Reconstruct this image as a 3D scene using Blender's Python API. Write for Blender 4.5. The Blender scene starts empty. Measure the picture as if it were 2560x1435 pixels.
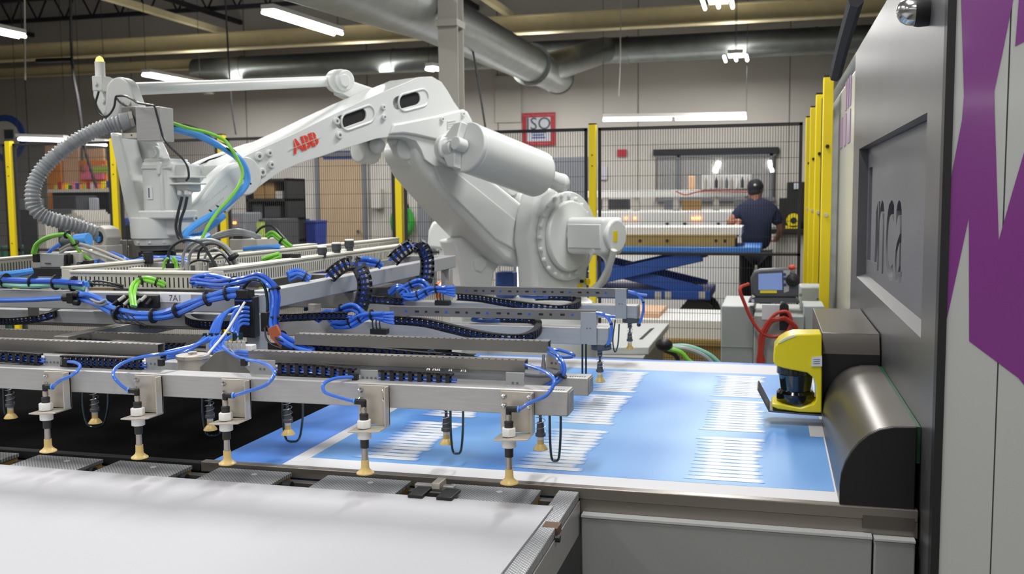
import bpy, bmesh, math, random
from mathutils import Vector, Matrix
V = Vector
random.seed(7)
S = bpy.context.scene
COL = S.collection

# ---------------------------------------------------------------- camera
# camera rotation from the two horizontal vanishing directions of the hall
FPX, CX, CY, EYE = 2436.0, 1280.0, 717.5, V((0, 0, 1.6))
_dy = V((1930-CX, CY-490, -FPX)).normalized()
_dx = -V((-7900-CX, CY-576, -FPX)); _dx = (_dx - _dx.dot(_dy)*_dy).normalized()
_dz = _dx.cross(_dy)
ROT = Matrix((_dx, _dy, _dz))
cam = bpy.data.objects.new('camera', bpy.data.cameras.new('camera')); COL.objects.link(cam)
cam.data.sensor_width = 36; cam.data.lens = FPX/2560*36
cam.matrix_world = Matrix.Translation(EYE) @ ROT.to_4x4()
cam.data.clip_end = 100; cam.data.clip_start = .05
cam.data.dof.use_dof = True; cam.data.dof.focus_distance = 2.45; cam.data.dof.aperture_fstop = 6.3
S.camera = cam

# ---------------------------------------------------------------- world, exposure
S.view_settings.view_transform = 'Standard'; S.view_settings.look = 'None'
S.view_settings.gamma = 1; S.view_settings.use_curve_mapping = False
S.view_settings.exposure = -.08
S.cycles.max_bounces = 6; S.cycles.diffuse_bounces = 3; S.cycles.glossy_bounces = 3
S.cycles.transmission_bounces = 4; S.cycles.caustics_reflective = False; S.cycles.caustics_refractive = False
S.cycles.sample_clamp_indirect = 6
w = bpy.data.worlds.new('hall'); S.world = w; w.use_nodes = True
w.node_tree.nodes['Background'].inputs[0].default_value = (.9, .95, 1, 1)
w.node_tree.nodes['Background'].inputs[1].default_value = .0

# ---------------------------------------------------------------- unprojection onto real planes of the hall
def ray(x, y): return ROT @ V((x-CX, CY-y, -FPX))
def aY(x, y, Y): r = ray(x, y); return EYE + r*(Y/r.y)
def aZ(x, y, z): r = ray(x, y); return EYE + r*((z-EYE.z)/r.z)
def aX(x, y, X): r = ray(x, y); return EYE + r*(X/r.x)
RW = V((-2.483, 3.55, 0)); RN = V((.891, -.453, 0)).normalized(); RD = V((.453, .891, 0)).normalized()
def aR(x, y, off=0):                                   # onto the vertical plane the robot arm swings in
    r = ray(x, y); return EYE + r*((off + RN.dot(RW-EYE))/RN.dot(r))

# ---------------------------------------------------------------- lights the hall has (fluorescent fittings)
def area(loc, sx, sy, power, col=(1, .985, .96), rot=(0, 0, 0)):
    l = bpy.data.lights.new('tube_light', 'AREA'); l.shape = 'RECTANGLE'; l.size = sx; l.size_y = sy
    l.energy = power; l.color = col
    o = bpy.data.objects.new('tube_light', l); COL.objects.link(o); o.location = loc; o.rotation_euler = rot
    return o
LZ = 3.62
for x in (-9.0, -6.2, -3.4, -.55, 2.2):
    for y in (-1.6, 1.6, 5.0, 8.2, 11.6, 14.6):
        if x == 2.2 and y > 3: continue
        z = LZ-.12 if y > 8 else 3.95
        area((x, y, z), .26, 1.5, {-1.6: 28, 1.6: 56, 5.0: 86}.get(y, 62))
        area((x, y, z+.2), .26, 1.5, 9, rot=(math.pi, 0, 0))        # open fittings spill some light upwards
for x in (-7.5, -3.0, 1.5, 6):
    for y in (-6.5, -12, -18, -23): area((x, y, 3.95), 2.4, .22, 70)

# ---------------------------------------------------------------- materials
def lin(h):
    h = h.lstrip('#'); c = [int(h[i:i+2], 16)/255 for i in (0, 2, 4)]
    return tuple((x/12.92 if x <= .04045 else ((x+.055)/1.055)**2.4) for x in c) + (1,)
MT = {}
def mat(name, hexc, rough=.5, metal=0, var=.0, vscale=8, bump=0, bscale=60, emit=0, alpha=None, coat=0, aniso=None, ecol=None, stretch=None):
    m = bpy.data.materials.new(name); m.use_nodes = True; nt = m.node_tree; b = nt.nodes['Principled BSDF']
    c = lin(hexc); b.inputs['Base Color'].default_value = c
    b.inputs['Roughness'].default_value = rough; b.inputs['Metallic'].default_value = metal
    if coat: b.inputs['Coat Weight'].default_value = coat; b.inputs['Coat Roughness'].default_value = .08
    tc = nt.nodes.new('ShaderNodeTexCoord')
    mp = nt.nodes.new('ShaderNodeMapping'); nt.links.new(tc.outputs['Object'], mp.inputs[0])
    if stretch: mp.inputs['Scale'].default_value = stretch
    if var:
        n = nt.nodes.new('ShaderNodeTexNoise'); n.inputs['Scale'].default_value = vscale; n.inputs['Detail'].default_value = 4
        nt.links.new(mp.outputs[0], n.inputs['Vector'])
        r = nt.nodes.new('ShaderNodeMapRange'); r.inputs['To Min'].default_value = 1-var; r.inputs['To Max'].default_value = 1+var
        r.inputs['From Min'].default_value = .3; r.inputs['From Max'].default_value = .7
        nt.links.new(n.outputs['Fac'], r.inputs['Value'])
        mx = nt.nodes.new('ShaderNodeVectorMath'); mx.operation = 'SCALE'; mx.inputs[0].default_value = c[:3]
        nt.links.new(r.outputs[0], mx.inputs['Scale']); nt.links.new(mx.outputs[0], b.inputs['Base Color'])
    if bump:
        n2 = nt.nodes.new('ShaderNodeTexNoise'); n2.inputs['Scale'].default_value = bscale
        nt.links.new(mp.outputs[0], n2.inputs['Vector'])
        bp = nt.nodes.new('ShaderNodeBump'); bp.inputs['Strength'].default_value = bump; bp.inputs['Distance'].default_value = .002
        nt.links.new(n2.outputs['Fac'], bp.inputs['Height']); nt.links.new(bp.outputs[0], b.inputs['Normal'])
    if emit:
        b.inputs['Emission Color'].default_value = lin(ecol or hexc); b.inputs['Emission Strength'].default_value = emit
    if alpha is not None: b.inputs['Alpha'].default_value = alpha
    MT[name] = m; return m
mat('wall', '#c2beb7', .85, var=.03, vscale=.6, bump=.15, bscale=30)
mat('wall_seam', '#77736d', .9)
mat('floor', '#77746f', .45, var=.12, vscale=1.5)
mat('deck', '#26262a', .85, var=.25, vscale=2)
mat('steel_dark', '#35353a', .6, .3)
mat('cream', '#dccfa4', .55, var=.05)
mat('galv', '#8f9492', .38, .75, var=.12, vscale=5, bump=.2, bscale=20)
mat('column', '#bdbab2', .5)
mat('post_grey', '#aeaba3', .6)
mat('robot', '#dadddb', .36, coat=.25)
mat('robot_dark', '#6f7375', .5)
mat('slot_dark', '#1c1a1c', .6)
mat('red', '#e0402a', .5)
mat('alu', '#bcbcbb', .42, .45, var=.05, vscale=14, stretch=(1, 1, 12))
mat('alu_side', '#b2b4b6', .5, .35, var=.04, vscale=10)
mat('zinc', '#8f8c87', .38, .55, var=.06, vscale=10)
mat('bracket', '#cbc4b8', .4, .45, var=.06, vscale=20)
mat('duct', '#d3d0c1', .5)
mat('duct_lid', '#dcd9ca', .45)
mat('slot', '#25272c', .8)
mat('black', '#1a1a1c', .45)
mat('black_soft', '#17181a', .65)
mat('chain', '#232327', .42)
mat('chain_edge', '#4a4a4c', .4)
mat('blue', '#477de8', .22, coat=.6)
mat('blue_deep', '#2b5bcc', .28, coat=.5)
mat('sky', '#55a2f6', .25, coat=.4)
mat('green', '#86d24a', .35)
mat('mint', '#8cc9b4', .4)
mat('grey_cable', '#a4a8ab', .32)
mat('dark_cable', '#303236', .35)
mat('loop', '#12303a', .25, coat=.4)
mat('white', '#f1f1ee', .45)
mat('nylon', '#f3f2ef', .4)
mat('amber', '#dcb25e', .4, var=.05, vscale=60)
mat('amber_cup', '#e0c27c', .35)
mat('chrome', '#c9c9c7', .18, .9)
mat('tube_steel', '#b2aca3', .25, .7)
mat('sleeve', '#2a2a2c', .5)
mat('sleeve_grey', '#55575c', .45)
mat('spring', '#b9bcc0', .3, .8)
mat('sheet', '#dedee1', .6)
mat('blank', '#bcbcc1', .6)
mat('belt', '#4f8ae2', .45, var=.05)
mat('black_bed', '#040405', 1).node_tree.nodes['Principled BSDF'].inputs['Specular IOR Level'].default_value = .05
mat('pad', '#7a7d80', .5, .4)
mat('border_steel', '#8d8780', .35, .6, var=.08, vscale=6, stretch=(.3, 4, 4))
mat('panel_grey', '#9ea09f', .5)
mat('panel_edge', '#c9cccb', .4)
mat('panel_dark', '#6d6d6f', .36, .6, var=.05, vscale=3)
mat('panel_pocket', '#77777c', .42, .45, var=.03)
mat('panel_black', '#151416', .5)
mat('box_metal', '#5e5a56', .38, .5)
mat('brushed', '#6f6b67', .36, .8, var=.08, vscale=6, stretch=(1, .15, 1))
mat('mach_white', '#c6cac8', .3, coat=.3)
mat('purple', '#86358f', .22, coat=.6)
mat('brown_steel', '#6e5442', .4, .4)
mat('seam', '#9aa09d', .6)
mat('yellow', '#e8cf12', .42)
mat('scan_yellow', '#f2dd12', .35, coat=.3)
mat('scan_black', '#08090b', .12, coat=.5)
mat('scan_lens', '#0a1c26', .08, coat=1)
mat('cab', '#a9aeac', .5)
mat('tp_grey', '#55575b', .5)
mat('screen', '#7d93c8', .2, emit=.35)
mat('red_cable', '#b8392c', .45)
mat('tan_door', '#b9a284', .6)
mat('wood', '#a98f52', .7, var=.12, vscale=6)
mat('box_brown', '#9b7c50', .8, var=.08)
mat('lift_blue', '#1d4fa0', .5)
mat('lift_top', '#3f7fd0', .4)
mat('navy', '#16203f', .8)
mat('cap_black', '#1a1a22', .8)
mat('jeans', '#1c1d26', .8)
mat('skin', '#a06b55', .55)
mat('mesh_wire', '#1e1e20', .6)
mat('purple_pale', '#a58ab0', .3)
mat('bin_green', '#14523f', .6)
mat('bin_blue', '#1d3690', .6)
mat('bag_green', '#2f9a32', .8)
mat('dark_grey', '#3f4145', .7)
mat('mid_grey', '#73767c', .7)
mat('orange', '#e08a3a', .7, var=.1, vscale=3)
mat('peach', '#e0b896', .8)
mat('pink', '#d8708a', .7)
mat('lime', '#9fb04e', .7)
mat('sign_blue', '#2c4a8c', .5)
mat('sign_red', '#a3252f', .5)
mat('sign_red2', '#b02030', .5)
mat('sign_text', '#3c454c', .6)
mat('sign_pale', '#c0c3cc', .6)
mat('tube_glow', '#ffffff', .5, emit=14, ecol='#fffdf6')
mat('glow_orange', '#ffb070', .5, emit=5, ecol='#ff9a50')
mat('lit_door', '#ffffff', .5, emit=1.6)
mat('beacon', '#ffd070', .3, emit=2.2, ecol='#ffc850')
mat('bottle', '#e0701a', .3, coat=.5)
mat('copper', '#c06a48', .4, .3)
mat('green_glass', '#1f5238', .3)
mat('label_white', '#e4e6ea', .6)
mat('label_text', '#4a4c50', .6)
mat('glass_bg', '#57504c', .25)
# glass of the office window
gm = bpy.data.materials.new('glass'); gm.use_nodes = True
gb = gm.node_tree.nodes['Principled BSDF']; gb.inputs['Base Color'].default_value = (.9, .92, .92, 1)
gb.inputs['Roughness'].default_value = .05; gb.inputs['Alpha'].default_value = .18; MT['glass'] = gm
# knurled steel of the feed table pads: fine relief of crossed grooves
def knurl():
    m = MT['pad']; nt = m.node_tree; b = nt.nodes['Principled BSDF']
    tc = nt.nodes.new('ShaderNodeTexCoord'); hs = []
    for a in (0.75, -0.75):
        mp = nt.nodes.new('ShaderNodeMapping'); mp.inputs['Rotation'].default_value = (0, 0, a); nt.links.new(tc.outputs['Object'], mp.inputs[0])
        wv = nt.nodes.new('ShaderNodeTexWave'); wv.inputs['Scale'].default_value = 46; nt.links.new(mp.outputs[0], wv.inputs['Vector']); hs.append(wv)
    mx = nt.nodes.new('ShaderNodeMath'); mx.operation = 'MULTIPLY'
    nt.links.new(hs[0].outputs['Fac'], mx.inputs[0]); nt.links.new(hs[1].outputs['Fac'], mx.inputs[1])
    cr = nt.nodes.new('ShaderNodeValToRGB'); cr.color_ramp.elements[0].color = lin('#8b8d90'); cr.color_ramp.elements[1].color = lin('#e4e6e8')
    nt.links.new(mx.outputs[0], cr.inputs[0]); nt.links.new(cr.outputs[0], b.inputs['Base Color'])
    bp = nt.nodes.new('ShaderNodeBump'); bp.inputs['Strength'].default_value = .6; bp.inputs['Distance'].default_value = .001
    nt.links.new(mx.outputs[0], bp.inputs['Height']); nt.links.new(bp.outputs[0], b.inputs['Normal'])
knurl()
# spiral seams of the round ducts: rings across the run
def ringed(name, axis, scale):
    m = MT['galv'].copy(); m.name = name; nt = m.node_tree; b = nt.nodes['Principled BSDF']
    tc = nt.nodes.new('ShaderNodeTexCoord'); wv = nt.nodes.new('ShaderNodeTexWave'); wv.bands_direction = axis
    wv.inputs['Scale'].default_value = scale; wv.wave_profile = 'SAW'; nt.links.new(tc.outputs['Object'], wv.inputs['Vector'])
    bp = nt.nodes.new('ShaderNodeBump'); bp.inputs['Strength'].default_value = .5; bp.inputs['Distance'].default_value = .01
    nt.links.new(wv.outputs['Fac'], bp.inputs['Height']); nt.links.new(bp.outputs[0], b.inputs['Normal']); MT[name] = m
ringed('galv_x', 'X', 1.6); ringed('galv_y', 'Y', 1.6)
# printed sheet: blue artwork with soft paler clouds (this is the print itself)
def printed():
    m = mat('print', '#5b9be6', .45); nt = m.node_tree; b = nt.nodes['Principled BSDF']
    tc = nt.nodes.new('ShaderNodeTexCoord'); mp = nt.nodes.new('ShaderNodeMapping'); nt.links.new(tc.outputs['Object'], mp.inputs[0])
    mp.inputs['Scale'].default_value = (2.1, 1.2, 1)
    n = nt.nodes.new('ShaderNodeTexNoise'); n.inputs['Scale'].default_value = 1.4; n.inputs['Detail'].default_value = 1; nt.links.new(mp.outputs[0], n.inputs['Vector'])
    cr = nt.nodes.new('ShaderNodeValToRGB'); e = cr.color_ramp.elements
    e[0].position = .32; e[0].color = lin('#4a8bdc'); e[1].position = .68; e[1].color = lin('#8fc4f7')
    nt.links.new(n.outputs['Fac'], cr.inputs[0])
    at = nt.nodes.new('ShaderNodeAttribute'); at.attribute_name = 'ink'
    mx = nt.nodes.new('ShaderNodeMix'); mx.data_type = 'RGBA'; mx.inputs[7].default_value = lin('#f2f5f8')
    nt.links.new(at.outputs['Fac'], mx.inputs[0]); nt.links.new(cr.outputs[0], mx.inputs[6]); nt.links.new(mx.outputs[2], b.inputs['Base Color'])
printed()

# ---------------------------------------------------------------- mesh helpers
ORG = {}
def spl(pts, k=6):
    pts = [V(p) for p in pts]
    if len(pts) < 3: return pts
    out = []; P = [pts[0]*2-pts[1]] + pts + [pts[-1]*2-pts[-2]]
    for i in range(1, len(P)-2):
        a, b, c, d = P[i-1:i+3]
        for j in range(k):
            t = j/k
            out.append(.5*((2*b)+(c-a)*t+(2*a-5*b+4*c-d)*t*t+(3*b-3*c+d-a)*t**3))
    out.append(pts[-1]); return out
def frames(pts):
    T = [(pts[min(i+1, len(pts)-1)]-pts[max(i-1, 0)]).normalized() for i in range(len(pts))]
    u = T[0].orthogonal().normalized(); F = []
    for t in T:
        u = (u - t*u.dot(t))
        u = u.normalized() if u.length > 1e-6 else t.orthogonal().normalized()
        F.append((u, t.cross(u)))
    return T, F
class M:
    def __init__(s): s.v = []; s.f = []; s.ink = None
    def add(s, vs, fs):
        n = len(s.v); s.v += [V(v) for v in vs]; s.f += [tuple(i+n for i in f) for f in fs]; return s
    def ob(s, c, a, b, d):                              # box by centre and three half vectors
        c, a, b, d = V(c), V(a), V(b), V(d)
        vs = [c+x*a+y*b+z*d for x in (-1, 1) for y in (-1, 1) for z in (-1, 1)]
        return s.add(vs, [(0, 1, 3, 2), (4, 6, 7, 5), (0, 4, 5, 1), (2, 3, 7, 6), (0, 2, 6, 4), (1, 5, 7, 3)])
    def box(s, x0, x1, y0, y1, z0, z1):
        return s.ob(((x0+x1)/2, (y0+y1)/2, (z0+z1)/2), (abs(x1-x0)/2, 0, 0), (0, abs(y1-y0)/2, 0), (0, 0, abs(z1-z0)/2))
    def bar(s, p, q, w, h, up=(0, 0, 1)):               # rectangular bar from p to q
        p, q = V(p), V(q); t = (q-p).normalized(); u = V(up); a = t.cross(u).normalized(); b = a.cross(t)
        return s.ob((p+q)/2, (q-p)/2, a*w/2, b*h/2)
    def cyl(s, p, q, r, r2=None, n=16, cap=True):
        return s.tube([V(p), V(q)], r, n, r2, cap)
    def tube(s, pts, r, n=8, r2=None, cap=True, rs=None):
        pts = [V(p) for p in pts]; T, F = frames(pts); k = len(s.v); m = len(pts)
        for i, p in enumerate(pts):
            R = rs[i] if rs else (r + ((r2 if r2 is not None else r)-r)*i/(m-1))
            u, w_ = F[i]
            for j in range(n):
                a = 2*math.pi*j/n; s.v.append(p+(u*math.cos(a)+w_*math.sin(a))*R)
        for i in range(m-1):
            for j in range(n):
                a = k+i*n+j; b = k+i*n+(j+1) % n; s.f.append((a, b, b+n, a+n))
        if cap: s.f.append(tuple(k+j for j in reversed(range(n)))); s.f.append(tuple(k+(m-1)*n+j for j in range(n)))
        return s
    def prism(s, poly, vec):
        n = len(poly); vec = V(vec); P = [V(p) for p in poly]
        nor = V((0, 0, 0))
        for i in range(n): nor += P[i].cross(P[(i+1) % n])
        if nor.dot(vec) > 0: P.reverse()
        return s.add(P+[p+vec for p in P], [tuple(range(n)), tuple(range(2*n-1, n-1, -1))] + [(i, i+n, (i+1) % n+n, (i+1) % n) for i in range(n)])
    def lathe(s, c, prof, n=20, ax=(0, 0, 1)):          # prof: (radius, height along axis)
        c = V(c); ax = V(ax).normalized(); u = ax.orthogonal().normalized(); w_ = ax.cross(u); k = len(s.v)
        for r, h in prof:
            for j in range(n):
                a = 2*math.pi*j/n; s.v.append(c+ax*h+(u*math.cos(a)+w_*math.sin(a))*max(r, 1e-4))
        for i in range(len(prof)-1):
            for j in range(n):
                a = k+i*n+j; b = k+i*n+(j+1) % n; s.f.append((a, b, b+n, a+n))
        s.f.append(tuple(k+j for j in reversed(range(n)))); s.f.append(tuple(k+(len(prof)-1)*n+j for j in range(n)))
        return s
    def ball(s, c, r, n=12, sc=(1, 1, 1)):
        c = V(c); k = len(s.v); h = n//2+1
        for i in range(h+1):
            t = math.pi*i/h
            for j in range(n):
                a = 2*math.pi*j/n
                s.v.append(c+V((math.sin(t)*math.cos(a)*sc[0], math.sin(t)*math.sin(a)*sc[1], math.cos(t)*sc[2]))*r)
        for i in range(h):
            for j in range(n):
                a = k+i*n+j; b = k+i*n+(j+1) % n; s.f.append((a, a+n, b+n, b))
        return s
def mesh_of(mb, name, m, org, smooth=True, ang=35, fix=True):
    me = bpy.data.meshes.new(name); me.from_pydata([v-org for v in mb.v], [], mb.f)
    if fix:
        bm = bmesh.new(); bm.from_mesh(me); bmesh.ops.remove_doubles(bm, verts=bm.verts, dist=1e-6)
        bmesh.ops.recalc_face_normals(bm, faces=bm.faces); bm.to_mesh(me); bm.free()
    if smooth:
        me.shade_smooth(); me.set_sharp_from_angle(angle=math.radians(ang))
    me.materials.append(MT[m]); return me
def ctr(mb):
    xs = [v.x for v in mb.v]; ys = [v.y for v in mb.v]; zs = [v.z for v in mb.v]
    return V(((min(xs)+max(xs))/2, (min(ys)+max(ys))/2, min(zs)))
def bev(o, w_, seg=2, ang=40):
    b = o.modifiers.new('bevel', 'BEVEL'); b.width = w_; b.segments = seg; b.limit_method = 'ANGLE'; b.angle_limit = math.radians(ang)
    b.harden_normals = False; return o
def part(mb, name, m, parent, bevel=0, seg=2, label=None, smooth=True, ang=35, kind=None):
    org = ORG[parent.name] if parent else ctr(mb)
    if isinstance(mb, bpy.types.Mesh): me = mb
    else: me = mesh_of(mb, name, m, org, smooth, ang)
    o = bpy.data.objects.new(name, me); COL.objects.link(o)
    if parent: o.parent = parent
    else: o.location = org
    ORG[o.name] = org
    if bevel: bev(o, bevel, seg)
    if label: o['label'] = label
    if kind: o['kind'] = kind
    return o
def tag(o, label, cat, group=None, kind=None):
    o['label'] = label; o['category'] = cat
    if group: o['group'] = group
    if kind: o['kind'] = kind
    return o
def solo(mb, name, m, label, cat, group=None, bevel=0, kind=None, seg=2):
    return tag(part(mb, name, m, None, bevel, seg), label, cat, group, kind)
def thing(name, loc, label, cat, group=None):
    o = bpy.data.objects.new(name, None); COL.objects.link(o); o.location = loc; o.empty_display_size = .05
    ORG[o.name] = V(loc); return tag(o, label, cat, group)
def struct(mb, name, m, parent=None, bevel=0, smooth=False):
    o = part(mb, name, m, parent, bevel, smooth=smooth)
    if not parent: o['kind'] = 'structure'
    return o
def inst(src, name, parent, mtx):                        # one more alike piece sharing mesh data
    o = bpy.data.objects.new(name, src); COL.objects.link(o); o.parent = parent
    o.matrix_local = Matrix.Translation(-ORG[parent.name]) @ mtx; ORG[o.name] = ORG[parent.name]; return o
def text(s, size, org, ux, uy, depth=.0, bold=0, shear=0, sx=1.0):
    c = bpy.data.curves.new('t', 'FONT'); c.body = s; c.size = size; c.extrude = depth; c.offset = bold; c.shear = shear
    c.align_x = 'CENTER'; c.align_y = 'CENTER'; c.resolution_u = 3
    o = bpy.data.objects.new('t', c); COL.objects.link(o)
    dg = bpy.context.evaluated_depsgraph_get(); me = bpy.data.meshes.new_from_object(o.evaluated_get(dg))
    ux = V(ux).normalized(); uy = V(uy).normalized(); uz = ux.cross(uy); mb = M()
    mb.v = [V(org)+ux*v.co.x*sx+uy*v.co.y+uz*v.co.z for v in me.vertices]; mb.f = [tuple(p.vertices) for p in me.polygons]
    bpy.data.objects.remove(o); bpy.data.curves.remove(c); bpy.data.meshes.remove(me); return mb
def cut(o, cutter_mb):                                   # carve real recesses into a part
    me = mesh_of(cutter_mb, 'cutter', 'slot_dark', ORG[o.name], False)
    c = bpy.data.objects.new('cutter', me); COL.objects.link(c); c.location = o.location; c.parent = o.parent
    b = o.modifiers.new('cut', 'BOOLEAN'); b.object = c; b.operation = 'DIFFERENCE'; b.solver = 'EXACT'; b.use_self = True
    while o.modifiers[0].name != 'cut': o.modifiers.move(len(o.modifiers)-1, 0)
    others = [x for x in o.modifiers if x.name != 'cut']
    for x in others: x.show_viewport = False
    bpy.context.view_layer.update(); dg = bpy.context.evaluated_depsgraph_get()
    new = bpy.data.meshes.new_from_object(o.evaluated_get(dg)); o.modifiers.remove(b)
    for x in others: x.show_viewport = True
    bm = bmesh.new(); bm.from_mesh(new); bmesh.ops.triangulate(bm, faces=[f for f in bm.faces if len(f.verts) > 4]); bm.to_mesh(new); bm.free()
    o.data = new; new.shade_smooth(); new.set_sharp_from_angle(angle=math.radians(35)); bpy.data.objects.remove(c)
# ================================================================ the hall
X0, X1, YB, Y0, ZC = -18.0, 8.0, 16.6, -26.0, 5.6
struct(M().box(X0, X1, Y0, YB, -.1, 0), 'floor', 'floor')
wb = struct(M().box(X0, X1, YB, YB+.15, 0, ZC), 'wall_back', 'wall')
for i in range(10):
    x = X0+1.1+i*2.45
    struct(M().box(x-.008, x+.008, YB-.006, YB+.004, 0, ZC), 'panel_joint', 'wall_seam', wb)
struct(M().box(X0-.15, X0, Y0, YB, 0, ZC), 'wall_left', 'wall')
struct(M().box(X1, X1+.15, Y0, YB, 0, ZC), 'wall_right', 'wall')
struct(M().box(X0, X1, Y0-.15, Y0, 0, ZC), 'wall_front', 'wall')
ce = struct(M().box(X0, X1, Y0, YB, ZC, ZC+.1), 'ceiling', 'deck')
for i in range(9):                                        # open web roof joists, running across the hall
    y = 2.6+i*1.65; j = M(); j.box(X0, X1, y-.04, y+.04, 5.5, 5.58).box(X0, X1, y-.04, y+.04, 4.98, 5.05)
    for k in range(40):
        a = -17.6+k*.6; j.bar((a, y, 5.0), (a+.3, y, 5.54), .025, .025); j.bar((a+.3, y, 5.54), (a+.6, y, 5.0), .025, .025)
    struct(j, 'roof_joist', 'steel_dark', ce)
for i, x in enumerate((-14.2, -9.6, -5.0, -.2)):
    struct(M().box(x-.03, x+.03, 1, YB, 4.86, 4.94), 'roof_brace', 'steel_dark', ce)
def ibeam(Y, za, zb, wd=.2):
    b = M(); h = zb-za
    b.box(X0, X1, Y-wd/2, Y+wd/2, za, za+.02).box(X0, X1, Y-wd/2, Y+wd/2, zb-.02, zb).box(X0, X1, Y-.012, Y+.012, za+.02, zb-.02); return b
p = aY(1085, 75, 14.2); struct(ibeam(14.2, p.z-.13, p.z+.13), 'trim_1', 'cream')
p = aY(1700, 112, 15.9); struct(ibeam(15.9, p.z-.02, p.z+.16, .14), 'trim_2', 'cream')
for x in (-9.5, -4.2, 1.0):
    struct(M().box(x-.05, x+.05, 8, 15.9, 4.55, 4.65), 'roof_purlin', 'cream', ce)
# column
c0 = aY(1121, 200, 7.0)
col = M(); col.box(c0.x-.076, c0.x+.076, 7.0, 7.015, 0, 4.9).box(c0.x-.076, c0.x+.076, 7.135, 7.15, 0, 4.9).box(c0.x+.01, c0.x+.04, 7.015, 7.135, 0, 4.9)
cz = aY(1121, 55, 7).z; col.box(c0.x-.08, c0.x+.08, 6.97, 7.18, cz-.03, cz+.02)
struct(col, 'trim_3', 'post_grey')

# window of the far office, wall side
wa, wc = aY(1640, 392, YB-.05), aY(1940, 392, YB-.05); wz0 = aY(1700, 480, YB).z-.1; wz1 = wa.z+.02
win = struct(M().box(wa.x, wc.x, YB-.03, YB-.004, wz0, wz1), 'window_1', 'glass_bg')
fr = M()
fr.box(wa.x-.04, wc.x+.04, YB-.1, YB-.0, wz1, wz1+.1)
struct(fr, 'window_head', 'slot', win)
fr = M(); fr.box(wa.x, wc.x, YB-.08, YB-.03, wz1-.04, wz1).box(wa.x+.35, wa.x+.4, YB-.08, YB-.03, wz0, wz1).box(wc.x-.1, wc.x-.04, YB-.08, YB-.03, wz0, wz1)
fr.box(wa.x, wc.x, YB-.09, YB-.03, wz0-.06, wz0)
struct(fr, 'window_frame', 'mid_grey', win)
struct(M().box(wa.x+.02, wc.x-.05, YB-.055, YB-.05, wz0, wz1-.04), 'window_pane', 'glass', win)
# tan door
da, db = aY(797, 392, YB-.03), aY(905, 392, YB-.03)
dr = struct(M().box(da.x, db.x, YB-.04, YB-.002, 0, da.z), 'door_1', 'tan_door')
struct(M().box(da.x-.07, da.x, YB-.07, YB-.002, 0, da.z+.07).box(db.x, db.x+.07, YB-.07, YB-.002, 0, da.z+.07).box(da.x, db.x, YB-.07, YB-.002, da.z, da.z+.07), 'door_frame', 'mid_grey', dr)
struct(M().cyl((db.x-.09, YB-.04, 1.02), (db.x-.09, YB-.1, 1.02), .03), 'door_handle', 'chrome', dr)
# bright doorway seen behind the robot
a = aY(1290, 446, YB-.04); b = aY(1441, 446, YB-.04)
d2 = struct(M().box(a.x, b.x, YB-.03, YB-.002, 0, a.z), 'door_2', 'lit_door')
struct(M().box(a.x-.05, a.x, YB-.06, YB-.002, 0, a.z+.05).box(b.x, b.x+.05, YB-.06, YB-.002, 0, a.z+.05).box(a.x, b.x, YB-.06, YB-.002, a.z, a.z+.05), 'door_frame', 'mid_grey', d2)

# ducts
r = .2; pA = aY(1500, 128, 15.4)
du = thing('air_duct', (-3.4, 15.4, pA.z), 'long round galvanised duct running along the top of the back wall', 'duct', 'galvanised ceiling ducts')
part(M().tube([(aY(488, 172, 15.4).x, 15.4, pA.z), (4.5, 15.4, pA.z)], .2, 28), 'duct_pipe', 'galv_x', du)
for x in (-8.9, -6.1, -2.2, .6): part(M().tube([(x-.02, 15.4, pA.z), (x+.02, 15.4, pA.z)], .212, 28), 'duct_clamp', 'galv', du)
e = aY(520, 185, 15.4); part(M().tube([(e.x, 15.4, pA.z-.1), (e.x, 15.4, pA.z-.42)], .09, 16), 'duct_spigot', 'column', du)
d2_ = thing('air_duct', (-2.9, 9, 3.6), 'fat round galvanised duct coming forward from the back wall above the robot', 'duct', 'galvanised ceiling ducts')
A = aY(1395, 195, 14.2); Bq = aY(1080, 38, 8.0); Cq = aY(905, -45, 5.6)
part(M().tube([A, Bq, Cq, Cq+(Cq-Bq)*1.6], .26, 28, rs=[.22, .225, .235, .24]), 'duct_pipe', 'galv_y', d2_)
part(M().tube([A, A+(A-Bq).normalized()*.12], .24, 28, .17), 'duct_cap', 'galv', d2_)
k = A.lerp(Bq, .32); part(M().tube([k, k+(Bq-A).normalized()*.06], .268, 28), 'duct_clamp', 'galv', d2_)
part(M().tube([A.lerp(Bq, .2), V((A.x+.5, 15.3, pA.z))], .2, 24), 'duct_branch', 'galv', d2_)
# hanging cables and droppers
def rod(pts, r_, m, label, cat='cable', grp=None, name='hanging_cable'): return solo(M().tube(spl(pts), r_, 6), name, m, label, cat, grp)
rod([aY(1165, 40, 9), aY(1190, 170, 9), aY(1214, 322, 9)], .011, 'black', 'black cable hanging from the roof to the top rail of the mesh fence')
rod([aY(1553, -60, 12), aY(1550, 160, 12), aY(1546, 240, 12)], .008, 'column', 'thin pale dropper hanging in front of the back wall right of the duct')
rod([aY(175, -60, 12), aY(180, 148, 12), aY(195, 250, 12), aY(212, 370, 12), aY(242, 470, 12)], .02, 'black', 'dark cable drop hanging beside the corrugated hose')
rod([aY(61, -60, 12), aY(63, 200, 12)], .012, 'column', 'thin pale pipe hanging below the left lamp', 'pipe')
rod([aY(560, -60, 12), aY(577, 235, 12), aY(590, 337, 12)], .012, 'steel_dark', 'thin dark cable hanging left of the big arm')
solo(M().tube([aY(92, 152, 12), aY(178, 149, 12)], .03, 8), 'cable_carrier', 'black', 'short dark arm carrying the cable drop at left', 'cable carrier')
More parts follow.
